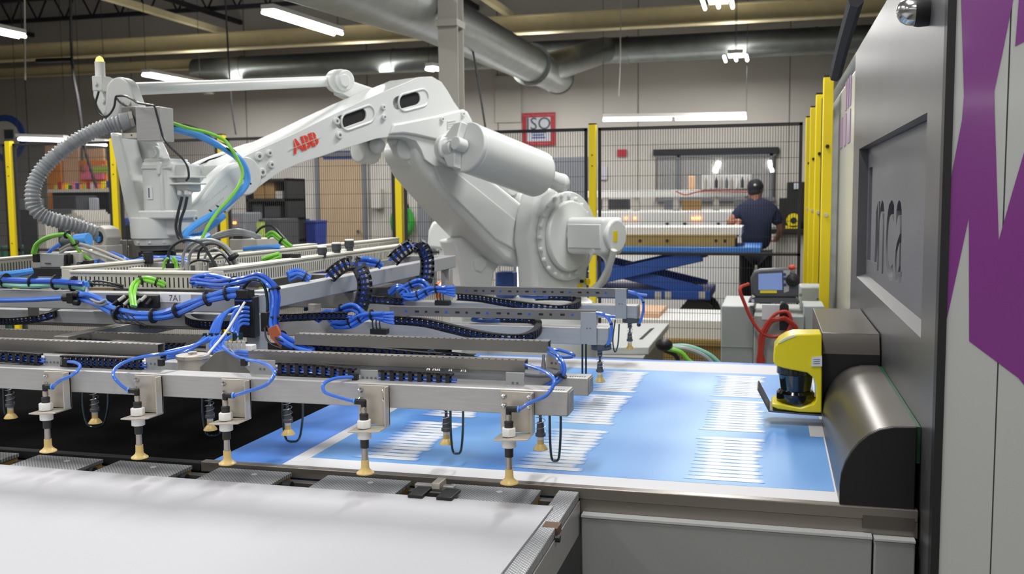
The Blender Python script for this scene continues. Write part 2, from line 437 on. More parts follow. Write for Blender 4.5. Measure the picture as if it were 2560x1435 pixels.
# dark swing arm beside the printer roof
rod([aX(2140, 0, .2), aX(2108, 110, .2), aX(2088, 190, .2)], .02, 'steel_dark', 'dark hose running up the far edge of the printer', 'hose', name='hose')

# ---------------------------------------------------------------- fluorescent fittings
def lamp(p, q, label, n=2, w_=.13, grp='ceiling tube lamps', split=False):
    p, q = V(p), V(q); c = (p+q)/2; t = (q-p).normalized(); s = t.cross(V((0, 0, 1))).normalized()
    o = thing('tube_lamp', c, label, 'lamp', grp)
    part(M().bar(p+V((0, 0, .06)), q+V((0, 0, .06)), w_, .05), 'lamp_housing', 'white', o)
    for k in range(n):
        off = s*((k-(n-1)/2)*w_*.72)
        if split:
            m_ = (p+q)/2
            part(M().tube([p+off, m_+off-t*.03], .02, 8), 'tube', 'tube_glow', o); part(M().tube([m_+off+t*.03, q+off], .02, 8), 'tube', 'tube_glow', o)
        else: part(M().tube([p+off+t*.05*(k % 2), q+off], .02, 8), 'tube', 'tube_glow', o)
    for e in (p, q):
        part(M().tube([e+V((0, 0, .08)), V((e.x, e.y, 5.0))], .004, 5), 'hanger', 'steel_dark', o)
    return o
def lampz(a, b, z, label, **k): return lamp(aZ(*a, z), aZ(*b, z), label, **k)
lampz((668, 30), (845, 85), 3.65, 'ceiling tube lamp with two long tubes above the parallel rod of the robot', w_=.16)
lampz((-60, 68), (55, 92), 3.65, 'ceiling tube lamp at the upper left corner', w_=.14)
lampz((365, 187), (500, 212), 3.5, 'ceiling tube lamp just behind the thin top rod', w_=.16)
lampz((1797, 20), (1775, -70), 3.6, 'tube lamp pointing at the camera at the top right of the hall', n=3, w_=.2)
lampz((1841, 152), (1838, 140), 3.45, 'small end-on tube lamp above the office window', n=3, w_=.2)
lampz((1096, 176), (1072, 172), 3.4, 'far tube lamp peeping out left of the column')
lamp(aY(1508, 300, 14.8), aY(1866, 295, 14.8), 'long horizontal tube lamp over the flatbed in front of the wall', n=1, w_=.1, split=True)
lamp(aY(45, 348, 13.2), aY(165, 352, 13.2), 'long flat tube lamp above the shop display, left of the hose', n=2, w_=.12)
lamp((2.4, -13, 3.1), (4.8, -13, 3.1), 'long tube lamp in the hall behind the viewer, mirrored in the purple front', n=2, w_=.16)
lamp(aY(205, 358, 13.2), aY(268, 362, 13.2), 'short tube lamp above the orange display, right of the hose', n=2, w_=.12)

# ---------------------------------------------------------------- mesh fence round the cell
def post(x, y, label, grp='yellow posts of the mesh fence', hh=2.2, w_=.06):
    o = thing('fence_post', (x, y, 0), label, 'post', grp)
    part(M().box(x-w_/2, x+w_/2, y-.03, y+.03, 0, hh), 'post_tube', 'yellow', o, .004)
    part(M().box(x-w_/2, x+w_/2, y-.03, y+.03, hh, hh+.01), 'post_cap', 'black', o)
    part(M().box(x-.08, x+.08, y-.06, y+.06, 0, .012), 'foot_plate', 'yellow', o)
    return o
FY = 8.05
px = [aY(x, 400, FY).x for x in (25, 287, 556, 997, 1482)] + [.27]
desc = ['leftmost yellow fence post, beside the corrugated hose', 'yellow fence post just left of the wrist column', 'yellow fence post half hidden behind the blue hose loop',
        'yellow fence post beside the green bag', 'yellow fence post right of the white gas cylinder']
for i, x in enumerate(px[:5]):
    t_ = post(x, FY, desc[i])
    for z in (1.95, 1.86, 1.2, .6): part(M().cyl((x, FY-.031, z), (x, FY-.036, z), .006, n=8), 'bolt', 'black', t_)
xs = [-9.1]+px
names = ['mesh fence panel at the left edge', 'mesh fence panel in front of the orange shop display', 'mesh fence panel behind the wrist of the robot',
         'mesh fence panel in front of the tan door', 'mesh fence panel behind the gas cylinder, under the ISO sign', 'wide mesh fence panel in front of the navy-shirted person']
for i in range(6):
    a, b = xs[i]+.045, xs[i+1]-.045
    o = thing('mesh_fence', ((a+b)/2, FY, .1), names[i], 'fence', 'black mesh panels of the fence')
    part(M().box(a, a+.025, FY-.012, FY+.012, .12, 2.17).box(b-.025, b, FY-.012, FY+.012, .12, 2.17).box(a, b, FY-.012, FY+.012, 2.15, 2.175).box(a, b, FY-.012, FY+.012, .12, .145).box(a, b, FY-.012, FY+.012, 1.125, 1.145), 'panel_frame', 'mesh_wire', o)
    mw = M(); n = int((b-a)/.021)
    for k in range(n):
        x = a+.02+k*(b-a-.04)/n; mw.box(x-.002, x+.002, FY-.0014, FY+.0014, .13, 2.16)
    for k in range(17): z = .15+.125*k; mw.box(a, b, FY-.004, FY-.0014, z-.0017, z+.0017)
    part(mw, 'wire_mesh', 'mesh_wire', o, kind='stuff', smooth=False)
for i, (y, l) in enumerate(((7.94, 'farthest yellow post of the row along the printer'), (7.06, 'third yellow post of the row along the printer'), (6.18, 'second yellow post of the row along the printer'), (5.3, 'nearest and tallest-looking yellow post, at the printer edge'))):
    o = post(.27, y, l, 'yellow posts beside the printer', w_=.05)
    for z in (1.85, 1.5, .9): part(M().cyl((.27+.0, y-.03, z), (.27, y-.04, z), .01, n=8), 'bolt', 'column' if z == 1.5 else 'black', o)
    if i:
        q = thing('mesh_fence', (.3, y+.44, .1), ['', 'farthest', 'middle', 'nearest'][i]+' short mesh panel between the yellow posts along the printer', 'fence', 'short mesh panels beside the printer')
        part(M().box(.276, .294, y+.05, y+.1, .12, 2.17).box(.276, .294, y+.77, y+.82, .12, 2.17).box(.276, .294, y+.05, y+.82, 2.14, 2.17), 'panel_frame', 'mesh_wire', q)
        mw = M()
        for k in range(30): yy = y+.08+k*.024; mw.box(.2836, .2864, yy-.002, yy+.002, .13, 2.16)
        for k in range(17): z = .15+.125*k; mw.box(.2864, .289, y+.06, y+.8, z-.002, z+.002)
        part(mw, 'wire_mesh', 'mesh_wire', q, kind='stuff', smooth=False)

# ---------------------------------------------------------------- signs on the back wall
def board(x0, y0, x1, y1, Y, name, m, label, cat, t_=.02):
    a, b = aY(x0, y0, Y), aY(x1, y1, Y)
    return solo(M().box(a.x, b.x, Y, Y+t_, min(a.z, b.z), max(a.z, b.z)), name, m, label, cat)
SY = YB-.04
a, b = aY(1305, 283, SY), aY(1388, 363, SY); cx_ = (a.x+b.x)/2; cz_ = (a.z+b.z)/2; hw = (b.x-a.x)/2; hh_ = (a.z-b.z)/2
o = thing('wall_sign', (cx_, SY, b.z), 'square red framed ISO sign on the back wall', 'sign')
part(M().box(a.x, b.x, SY, SY+.03, b.z, a.z), 'sign_board', 'sign_red', o)
part(M().box(cx_-hw*.72, cx_+hw*.72, SY-.006, SY, cz_-hh_*.74, cz_+hh_*.72), 'sign_face', 'sign_pale', o)
part(text('ISO', hh_*1.05, (cx_, SY-.009, cz_+hh_*.3), (1, 0, 0), (0, 0, 1), .001), 'lettering', 'sign_text', o)
for k, s_ in enumerate((.9, .7, .8)): part(M().box(cx_-hw*.5*s_, cx_+hw*.5*s_, SY-.008, SY-.006, cz_-hh_*(.2+.16*k)-.012, cz_-hh_*(.2+.16*k)+.012), 'print_line', 'sign_blue', o)
part(text('Quality Management System', .05, (cx_, SY-.002, cz_+hh_*.86), (1, 0, 0), (0, 0, 1), .001), 'lettering', 'pink', o)
part(text('In Our Operations', .05, (cx_, SY-.002, cz_-hh_*.87), (1, 0, 0), (0, 0, 1), .001), 'lettering', 'pink', o)
o = board(1543, 374, 1566, 391, SY, 'fire_sign', 'sign_red2', 'small red sign on the wall above the flatbed', 'sign')
o = thing('wall_sign', aY(14, 335, 14.5), 'round blue and white emblem sign at the left edge of the wall', 'sign')
c = aY(14, 345, 14.5); R_ = c.x-aY(-34, 345, 14.5).x
part(M().lathe((c.x, 14.5, c.z), [(R_, 0), (R_, .03)], 40, (0, 1, 0)), 'sign_rim', 'sign_blue', o)
part(M().lathe((c.x, 14.47, c.z), [(R_*.72, 0), (R_*.72, .03)], 40, (0, 1, 0)), 'sign_face', 'column', o)
part(M().box(c.x+.02, c.x+.2, 14.45, 14.47, c.z-.02, c.z+.14), 'emblem', 'sign_text', o)
o = board(808, 378, 880, 398, SY, 'wall_sign', 'sign_blue', 'blue sign above the tan door', 'sign')
board(1237, 190, 1303, 305, SY, 'wall_patch', 'column', 'pale rectangular patch on the wall under the duct', 'panel')  # thin pale board making a lighter rectangle on the wall
# shelving, boxes, machines and bins beyond the fence
def bx(x0, y0, x1, y1, Y, d, name, m, label, cat, grp=None, bevel=.01, zfloor=False):
    a, b = aY(x0, y0, Y), aY(x1, y1, Y)
    return solo(M().box(a.x, b.x, Y, Y+d, 0 if zfloor else min(a.z, b.z), max(a.z, b.z)), name, m, label, cat, grp, bevel)
# black open shelf unit with cartons
a, b = aY(612, 447, 14), aY(722, 600, 14)
o = thing('shelf_unit', ((a.x+b.x)/2, 14, 0), 'black open shelf unit holding brown cartons behind the fence', 'shelf')
sh = M()
for x in (a.x, b.x-.05): sh.box(x, x+.05, 14, 14.6, 0, a.z)
sh.box(a.x, b.x, 14.58, 14.6, 0, a.z)
part(sh, 'frame', 'black_soft', o)
zs = [aY(660, y, 14).z for y in (447, 497, 545, 600)]
for z in zs: part(M().box(a.x, b.x, 14, 14.6, z-.04, z), 'shelf', 'black_soft', o)
for i, (x0, x1, y0, mm, l) in enumerate(((632, 660, 460, 'box_brown', 'brown carton at the left on the top shelf of the black unit'), (661, 684, 452, 'box_brown', 'taller brown carton in the middle of the top shelf'), (688, 706, 478, 'column', 'small pale pack at the right end of the top shelf'))):
    p, q = aY(x0, y0, 14.1), aY(x1, y0, 14.1); solo(M().box(p.x, q.x, 14.1, 14.4, zs[1]+.002, p.z), 'carton', mm, l, 'box', 'cartons on the black shelf', .005)
for i, (x0, x1, y0) in enumerate(((628, 655, 510), (660, 700, 515))):
    p, q = aY(x0, y0, 14.1), aY(x1, y0, 14.1); solo(M().box(p.x, q.x, 14.1, 14.45, zs[2]+.002, p.z), 'storage_bin', 'dark_grey', ['dark bin at the left of the middle shelf', 'wide dark bin at the right of the middle shelf'][i], 'bin', 'dark bins on the black shelf', .01)
# recycling bins
def recycle(x0, y0, x1, m, label, Y=14.6):
    a, b = aY(x0, y0, Y), aY(x1, y0, Y); o = thing('recycling_bin', ((a.x+b.x)/2, Y, 0), label, 'bin', 'recycling bins')
    wd = b.x-a.x; cx = (a.x+b.x)/2; z = a.z
    body = M().add([(cx+sx*wd*(.42 if zz == 0 else .5), Y+.2+sy*(.17 if zz == 0 else .2), zz) for zz in (0, z-.04) for sx, sy in ((-1, -1), (1, -1), (1, 1), (-1, 1))], [(3, 2, 1, 0), (4, 5, 6, 7)]+[(i, (i+1) % 4, (i+1) % 4+4, i+4) for i in range(4)])
    part(body, 'bin_body', m, o, .01); part(M().box(cx-wd*.53, cx+wd*.53, Y-.02, Y+.42, z-.04, z), 'bin_rim', m, o, .01)
    ar = M(); r_ = wd*.2; zz = z*.66
    for k in range(3):                                   # recycling triangle of three bent arrows
        a0 = math.radians(90+120*k); pts = [V((cx+math.cos(a0+t)*r_, Y-.012, zz+math.sin(a0+t)*r_)) for t in (-.75, -.3, .15, .5)]
        for i in range(3): ar.bar(pts[i], pts[i+1], r_*.34, .004, (0, 1, 0))
        h = pts[3]; d = (pts[3]-pts[2]).normalized(); s_ = V((d.z, 0, -d.x)); ar.prism([h+s_*r_*.4, h+d*r_*.5, h-s_*r_*.4], (0, .004, 0))
    part(ar, 'recycling_symbol', 'column', o)
    return o
recycle(710, 548, 744, 'bin_green', 'green recycling bin left of the blue one')
recycle(750, 552, 790, 'bin_blue', 'blue recycling bin left of the tan door')
# electrical box and green bag
bx(925, 472, 952, 522, YB-.2, .15, 'wall_box', 'column', 'small white electrical box on the wall beside the green bag', 'box')
g = M(); c = aY(1006, 555, 16.45); 
g.ball(c, .28, 16, (.85, .4, 1.1)); bag = thing('bag', (c.x, 16.45, c.z-.3), 'bright green bag hanging on the wall behind a yellow post', 'bag')
part(g, 'bag_body', 'bag_green', bag); part(M().ball(c+V((.02, -.12, -.12)), .2, 14, (.9, .35, .7)), 'bag_pocket', 'bag_green', bag)
part(M().tube(spl([c+V((-.12, 0, .25)), c+V((-.05, -.02, .42)), c+V((.05, -.02, .42)), c+V((.12, 0, .25))]), .02, 6), 'bag_strap', 'black_soft', bag)
part(M().box(c.x+.05, c.x+.15, 16.27, 16.3, c.z+.1, c.z+.3), 'bag_tag', 'white', bag)
# grey partition behind the cylinder
bx(1362, 393, 1475, 660, 15.2, .08, 'room_divider', 'mid_grey', 'grey divider behind the gas cylinder', 'divider', zfloor=True)
bx(1497, 415, 1518, 450, SY, .02, 'notice', 'sign_pale', 'pale notice on the wall right of the yellow post', 'notice')
bx(1042, 500, 1075, 585, 15.5, .3, 'cupboard', 'mid_grey', 'narrow grey cupboard right of the green bag', 'cupboard', zfloor=True)
# left: shop display beyond the fence
bx(110, 362, 205, 560, 14.6, .05, 'display_board', 'peach', 'peach display board behind the corrugated hose', 'board', zfloor=True)
bx(118, 400, 158, 560, 14.5, .05, 'display_board', 'orange', 'orange display board left of the hose bend', 'board', zfloor=True)
bx(207, 372, 268, 560, 14.6, .05, 'display_board', 'peach', 'upper peach board over the pink picture', 'board', zfloor=True)
bx(196, 402, 272, 560, 14.52, .05, 'display_board', 'orange', 'orange display board behind the pink picture', 'board', zfloor=True)
o = thing('poster', aY(215, 440, 14.45), 'pink and green picture on the orange display board', 'poster')
a, b = aY(200, 412, 14.45), aY(256, 448, 14.45)
part(M().box(a.x, b.x, 14.45, 14.5195, b.z, a.z), 'poster_sheet', 'pink', o)
a2, b2 = aY(232, 415, 14.44), aY(270, 432, 14.44); part(M().box(a2.x, b2.x, 14.43, 14.45, b2.z, a2.z), 'print_patch', 'lime', o)
c = aY(208, 420, 14.43); part(M().ball(c, .06, 12, (1, .2, 1.3)), 'print_patch', 'skin', o)
# counter with packs
a, b = aY(118, 470, 13.6), aY(272, 483, 13.6)
cn = thing('display_counter', ((a.x+b.x)/2, 13.6, 0), 'long black display counter with pale top edge', 'counter')
part(M().box(a.x, b.x, 13.6, 14.3, b.z+.02, b.z+.07), 'counter_top', 'column', cn); part(M().box(a.x+.05, b.x-.05, 13.65, 14.25, 0, b.z+.02), 'counter_body', 'black_soft', cn)
zt = b.z+.072; cols = ['lime', 'sign_red', 'orange', 'yellow', 'bin_green', 'pink', 'sign_blue', 'orange', 'lime', 'sign_red', 'column', 'pink', 'orange', 'yellow']
cn_ = {'lime': 'lime green', 'sign_red': 'dark red', 'orange': 'orange', 'yellow': 'yellow', 'bin_green': 'dark green', 'pink': 'pink', 'sign_blue': 'blue', 'column': 'pale'}
for i, m_ in enumerate(cols):
    x = a.x+.06+i*(b.x-a.x-.2)/len(cols); h = .07+.05*((i*7) % 4)/3
    solo(M().box(x, x+.055, 13.7, 13.8, zt, zt+h), 'pack', m_, ['first', 'second', 'third', 'fourth', 'fifth', 'sixth', 'seventh', 'eighth', 'ninth', 'tenth', 'eleventh', 'twelfth', 'thirteenth', 'last'][i]+' pack from the left on the display counter, '+cn_[m_], 'packet', 'coloured packs on the display counter')
bx(1325/5, 452, 1395/5.1, 469, 13.65, .15, 'pack', 'sign_blue', 'blue box at the right end of the display counter, left of a yellow post', 'box')
bx(218, 495, 247, 537, 13.3, .02, 'notice', 'sign_pale', 'pale sheet hanging on the front of the black counter', 'notice')
# dark low machines and cabinets at left
bx(40, 497, 64, 522, 12.6, .4, 'cabinet', 'mid_grey', 'small grey cabinet behind the leftmost yellow post', 'cabinet', zfloor=True)
bx(45, 524, 130, 600, 12.4, .6, 'work_cabinet', 'dark_grey', 'dark grey work cabinet behind the lower end of the hose', 'cabinet', zfloor=True)
bx(130, 490, 192, 545, 13.0, .5, 'machine_housing', 'dark_grey', 'dark machine housing inside the hose bend', 'machine', zfloor=True)
bx(92, 540, 118, 640, 11.8, .25, 'upright_panel', 'column', 'white upright panel below the hose bend', 'panel', zfloor=True)
for i in range(9):
    x = 160+i*6.5; h = 525+abs(i-3)*4+ (i % 3)*3
    a = aY(x, h, 12.2); b = aY(x+5.5, h, 12.2); solo(M().box(a.x, b.x, 12.2, 12.9, .62, a.z), 'board_sheet', 'column', ['leftmost', 'second', 'third', 'fourth', 'middle', 'sixth', 'seventh', 'eighth', 'rightmost'][i]+' pale board in the row standing on edge under the hose', 'board', 'pale boards standing on edge in a row')
a, b = aY(156, 590, 12.1), aY(226, 590, 12.1)
solo(M().box(a.x, b.x, 12.1, 13.0, 0, .62), 'crate', 'box_brown', 'brown wooden crate carrying the row of pale boards', 'crate', bevel=.01)
bx(0, 615, 12, 650, 8.9, .3, 'waste_bin', 'bin_green', 'dark green bin at the left edge under the fence', 'bin', zfloor=True)
bx(298, 545, 322, 562, 12.5, .3, 'crate', 'sign_blue', 'blue crate between the yellow post and the wrist column', 'crate')
bx(298, 563, 345, 620, 12.5, .5, 'cabinet', 'black_soft', 'black cabinet under the blue crate', 'cabinet', zfloor=True)
bx(298, 478, 330, 520, 13.8, .4, 'carton', 'column', 'white carton behind the wrist bracket', 'box', zfloor=True)
o = thing('machine', aY(590, 590, 12.5), 'grey machine with glowing orange indicator beside the yellow post', 'machine')
a, b = aY(572, 532, 12.5), aY(612, 560, 12.5); part(M().box(a.x, b.x, 12.5, 13, .0, a.z), 'machine_body', 'mid_grey', o, .02)
for x in (575, 584, 588): c = aY(x, 557, 12.48); part(M().ball(c, .018, 8), 'indicator_light', 'glow_orange', o)
bx(612, 548, 700, 600, 12.9, .6, 'cabinet', 'dark_grey', 'dark grey cabinet under the shelf unit', 'cabinet', zfloor=True)
bx(640, 555, 655, 585, 12.5, .1, 'box', 'lime', 'slim lime green box in front of the dark cabinet', 'box', zfloor=True)

# ---------------------------------------------------------------- flatbed, lift table, stacks on the right
fbx0, fbx1 = aY(1500, 560, 13.9).x, aY(1862, 560, 13.9).x
fb = thing('flatbed_printer', ((fbx0+fbx1)/2, 14.3, 0), 'long white flatbed table with a gantry beam behind the fence', 'printer')
zt = aY(1700, 528, 13.9).z
part(M().box(fbx0-.6, fbx1, 13.9, 15.6, zt-.3, zt), 'bed', 'white', fb, .02)
part(M().box(fbx0-.6, fbx1-.05, 13.95, 15.5, 0, zt-.3), 'bed_base', 'white', fb)
ga, gb_ = aY(1500, 477, 14.3), aY(1880, 491, 14.3)
part(M().box(ga.x-.2, gb_.x, 14.3, 14.7, gb_.z, ga.z), 'gantry_beam', 'white', fb, .02)
for x in (1512, 1590, 1690, 1790, 1868): c = aY(x, 510, 14.4); part(M().box(c.x-.04, c.x+.04, 14.4, 14.5, zt, gb_.z), 'gantry_post', 'column', fb)
for x in (1565, 1587, 1732, 1741, 1749): c = aY(x, 546, 13.88); part(M().ball(c, .018, 8), 'indicator_light', 'glow_orange', fb)
for x in (1668, 1712, 1796): c = aY(x, 560, 13.87); part(M().box(c.x-.02, c.x+.02, 13.87, 13.9, c.z-.06, c.z+.02), 'knob', 'black', fb)
# printer carriage on the gantry
o = thing('printer_carriage', aY(1815, 475, 14.2), 'white carriage full of small bottles on the gantry beam', 'carriage')
a, b = aY(1755, 437, 14.2), aY(1880, 474, 14.2)
part(M().box(a.x, b.x, 14.2, 14.6, ga.z+.002, a.z), 'carriage_body', 'white', o, .01)
for i in range(9):
    x = a.x+.06+i*(b.x-a.x-.12)/8; part(M().lathe((x, 14.16, ga.z+.02), [(.022, 0), (.022, .1), (.01, .13), (.01, .15)], 10), 'ink_bottle', ['column', 'white', 'dark_grey', 'column', 'mid_grey'][i % 5], o)
solo(M().tube(spl([aY(1690, 478, 14.1), aY(1715, 487, 14.1), aY(1760, 478, 14.1), aY(1880, 480, 14.1)]), .01, 6), 'hose', 'red_cable', 'thin red hose lying along the gantry beam', 'hose')
for i, (x0, y0, x1, y1, m_, l) in enumerate(((1500, 498, 1572, 524, 'dark_grey', 'dark machine part under the left of the gantry'), (1660, 498, 1690, 524, 'mid_grey', 'grey machine part under the gantry, beside the brown box'), (1705, 500, 1752, 526, 'box_brown', 'brown box under the middle of the gantry'), (1720, 440, 1736, 474, 'peach', 'pale wooden strip seen in the office window'), (1835, 497, 1870, 526, 'mid_grey', 'grey box behind the person'))):
    bx(x0, y0, x1, y1, 14.9, .2, 'machine_part', m_, l, 'part')
# two lit office lamps seen through the window
for x0, y0, x1, y1, l in ((1797, 405, 1787, 430, 'left slanted lamp in the office window'), (1925, 402, 1930, 430, 'right curved lamp in the office window')):
    solo(M().tube([aY(x0, y0, YB-.06), aY(x1, y1, YB-.06)], .03, 8), 'office_lamp', 'tube_glow', l, 'lamp')
# lift table
LY = 10.9
a, b = aY(1552, 617, LY), aY(1903, 633, LY)
lt = thing('lift_table', ((a.x+b.x)/2, LY+.5, 0), 'blue scissor lift table carrying the stack of boards', 'lift table')
part(M().box(a.x-1.1, b.x, LY, LY+1.1, b.z, a.z), 'table_top', 'lift_top', lt, .01)
zl = aY(1650, 750, LY).z; x0, x1 = a.x-1.0, aY(1775, 740, LY).x
part(M().box(x0, x1, LY+.05, LY+1.05, zl, zl+.1), 'base_frame', 'lift_blue', lt, .01)
for yy in (LY+.1, LY+.95):
    part(M().bar((x0+.1, yy, zl+.08), (x1-.1, yy, b.z-.03), .05, .14), 'scissor_arm', 'lift_blue', lt, .01)
    part(M().bar((x0+.1, yy+.06, b.z-.03), (x1-.1, yy+.06, zl+.08), .05, .14), 'scissor_arm', 'lift_blue', lt, .01)
for x in (x0+.2, x1-.15):
    for yy in (LY+.15, LY+.9): part(M().cyl((x, yy-.03, zl*.5), (x, yy+.03, zl*.5), max(zl*.5, .05), n=16), 'wheel', 'black', lt)
for x in (1645, 1670, 1755): c = aY(x, 738, LY+.04); part(M().box(c.x-.035, c.x+.035, LY+.04, LY+.05, c.z-.04, c.z+.04), 'label_plate', 'column', lt)
# wooden pallet layer and sheet stack on it
pa, pb = aY(1556, 588, LY+.1), aY(1842, 616, LY+.1); zb = a.z
pal = thing('pallet', ((pa.x+pb.x)/2, LY+.5, zb), 'wooden pallet on the blue lift table', 'pallet')
zp = aY(1700, 588, LY+.1).z
part(M().box(pa.x-.9, pb.x, LY+.1, LY+1, zp-.03, zp), 'deck_board', 'wood', pal); part(M().box(pa.x-.9, pb.x-.02, LY+.1, LY+.2, zb+.001, zp-.03), 'stringer', 'wood', pal)
part(M().box(pa.x-.9, pb.x-.02, LY+.85, LY+.95, zb+.001, zp-.03), 'stringer', 'wood', pal)
for i, x in enumerate((1600, 1668, 1790, 1812)): c = aY(x, 602, LY+.09); part(M().box(c.x-.015, c.x+.015, LY+.09, LY+.1, c.z-.015, c.z+.015), 'knot', 'black', pal)
st = M().box(pa.x-.9, pb.x+.05, LY+.15, LY+1, zp+.001, aY(1700, 568, LY+.15).z)
solo(st, 'sheet_stack', 'white', 'stack of white boards on the wooden pallet', 'stack', bevel=.005)
# low stack on the floor nearer the fence
p, q = aY(1500, 795, 9.0), aY(1810, 845, 9.0)
solo(M().box(p.x, q.x, 9.0, 9.9, aY(1700, 847, 9).z, aY(1700, 800, 9).z), 'sheet_stack', 'white', 'low stack of white boards standing on the floor behind the fence', 'stack', bevel=.005)
z0_ = aY(1700, 847, 9).z
pl = thing('pallet', ((p.x+q.x)/2, 9.5, 0), 'wooden pallet on the floor under the low white stack', 'pallet')
part(M().box(p.x, q.x, 8.95, 9.9, z0_-.05, z0_-.001), 'deck_board', 'wood', pl); part(M().box(p.x, q.x, 9.0, 9.1, 0.03, z0_-.05), 'stringer', 'wood', pl); part(M().box(p.x, q.x, 8.95, 9.9, 0.0, .03), 'deck_board', 'wood', pl)
solo(M().box(p.x, q.x-.6, 9.1, 9.8, aY(1700, 800, 9).z+.002, aY(1700, 788, 9).z), 'board_sheet', 'peach', 'thin tan board lying on the low white stack', 'board')
solo(M().box(-1.5, .2, 8.5, 8.6, .001, .004), 'floor_tape', 'yellow', 'yellow tape line on the floor behind the fence', 'tape')
# desk with dark instruments right of the person
a, b = aY(1940, 572, 13.0), aY(2010, 585, 13.0)
dk = thing('desk', ((a.x+b.x)/2, 13.3, 0), 'black topped desk beside the person', 'desk')
part(M().box(a.x-.1, b.x+.4, 13, 13.7, b.z, a.z), 'desk_top', 'black_soft', dk, .01); part(M().box(a.x+.0, b.x+.3, 13.1, 13.6, 0, b.z), 'desk_body', 'column', dk)
bx(1968, 455, 2030, 571, 13.1, .4, 'instrument', 'black_soft', 'tall black instrument standing on the desk', 'instrument')
bx(1948, 495, 1968, 571, 13.15, .3, 'instrument', 'black_soft', 'shorter black instrument between person and tall one', 'instrument')
bx(1984, 458, 2003, 474, 13.08, .02, 'screen', 'sign_pale', 'small pale display on the tall black instrument', 'screen')
o = thing('tape_dispenser', aY(1985, 570, 12.9+.12), 'yellow tape gun lying on the desk', 'tool')
c = aY(1984, 551, 13.03); part(M().lathe(c, [(.09, -.03), (.09, .03)], 20, (0, 1, 0)), 'reel', 'scan_yellow', o); part(M().lathe(c-V((0, .035, 0)), [(.04, 0), (.04, .01)], 16, (0, 1, 0)), 'core', 'black', o)
part(M().box(c.x-.1, c.x+.06, 13.0, 13.06, a.z+.002, a.z+.04), 'tool_base', 'yellow', o)

# ---------------------------------------------------------------- the person, seen from behind
def person():
    PY = 12.3; cx = aY(1892, 490, PY).x
    root = thing('person', (cx, PY, 0), 'person in navy t-shirt and dark cap, back turned, reaching to the white stack', 'person')
    def skin(name, m, vs, es, rs, sub=2, rootv=0):
        me = bpy.data.meshes.new(name); org = ORG[root.name]; me.from_pydata([V(v)-org for v in vs], es, [])
        o = bpy.data.objects.new(name, me); COL.objects.link(o); o.parent = root; ORG[o.name] = org
        md = o.modifiers.new('skin', 'SKIN'); md.use_smooth_shade = True
        for i, r in enumerate(rs): me.skin_vertices[0].data[i].radius = r if isinstance(r, tuple) else (r, r); me.skin_vertices[0].data[i].use_root = (i == rootv)
        s = o.modifiers.new('sub', 'SUBSURF'); s.levels = sub; s.render_levels = sub
        me.materials.append(MT[m]); return o
    g = lambda x, y, z: (cx+x, PY+y, z)
    HL = aY(1843, 563, 12.0)
    # body (skin): pelvis, spine, neck, head, arms
    skin('body', 'skin', [g(0, 0, .98), g(0, .02, 1.2), g(0, .02, 1.42), g(-.01, .03, 1.53), g(-.02, .05, 1.62), g(-.02, .06, 1.72),
        g(-.21, .02, 1.42), g(-.33, -.1, 1.26), HL+V((.03, .08, .05)), HL, g(.21, .02, 1.42), g(.29, .06, 1.19), g(.24, .28, 1.06), g(.22, .36, 1.05)],
        [(0, 1), (1, 2), (2, 3), (3, 4), (4, 5), (2, 6), (6, 7), (7, 8), (8, 9), (2, 10), (10, 11), (11, 12), (12, 13)],
        [(.13, .1), (.13, .1), (.12, .09), (.06, .06), (.085, .1), (.08, .1), .06, .045, .036, .03, .06, .045, .036, .03])
    skin('t_shirt', 'navy', [g(0, 0, .92), g(0, .01, 1.15), g(0, .02, 1.40), g(-.01, .035, 1.6), g(-.2, .02, 1.41), g(-.29, -.05, 1.3), g(.2, .02, 1.41), g(.27, .04, 1.25)],
        [(0, 1), (1, 2), (2, 3), (2, 4), (4, 5), (2, 6), (6, 7)], [(.2, .14), (.19, .14), (.18, .13), (.075, .078), .09, .078, .085, .075])
    skin('trousers', 'jeans', [g(0, 0, .95), g(-.1, 0, .86), g(-.12, .02, .48), g(-.12, .0, .1), g(.1, 0, .86), g(.12, .0, .48), g(.12, 0, .1)],
        [(0, 1), (1, 2), (2, 3), (0, 4), (4, 5), (5, 6)], [(.17, .13), .11, .08, .07, .11, .08, .07])
    for s in (-1, 1):
        part(M().ball(g(.12*s, .06, .05), .1, 14, (.55, 1.4, .5)), 'shoe', 'black', root)
        part(M().ball(g(-.02+.085*s, .06, 1.67), .025, 8, (.4, .8, 1.2)), 'ear', 'skin', root)
        hx, hy, hz = ((HL.x-cx, HL.y-PY-.05, HL.z) if s < 0 else (.22, .36, 1.04))
        part(M().ball(g(hx, hy+.05, hz), .045, 10, (.9, 1, .45)), 'hand', 'skin', root)
        for k in range(4):
            x = hx-.03+k*.02; part(M().tube([g(x, hy+.08, hz), g(x-.004, hy+.115+.006*(1.5-abs(k-1.5)), hz-.005), g(x-.006, hy+.135, hz-.02)], .009, 6, .007), 'finger', 'skin', root)
        part(M().tube([g(hx+.035*-s, hy+.04, hz), g(hx+.055*-s, hy+.07, hz-.01)], .01, 6), 'thumb', 'skin', root)
    cap = M(); cap.ball(g(-.02, .06, 1.715), .105, 16, (.93, 1.08, .95)); part(cap, 'cap', 'cap_black', root)
    part(M().ball(g(-.02, .18, 1.72), .09, 14, (.85, .9, .12)), 'cap_peak', 'cap_black', root)
    part(M().ball(g(-.02, -.052, 1.735), .02, 8, (1, .3, .8)), 'cap_opening', 'column', root)
    part(M().ball(g(-.02, .045, 1.65), .095, 14, (.9, .95, .7)), 'hair', 'cap_black', root)
    part(M().ball(g(-.02, .165, 1.64), .02, 8, (.6, 1, 1)), 'nose', 'skin', root)
person()
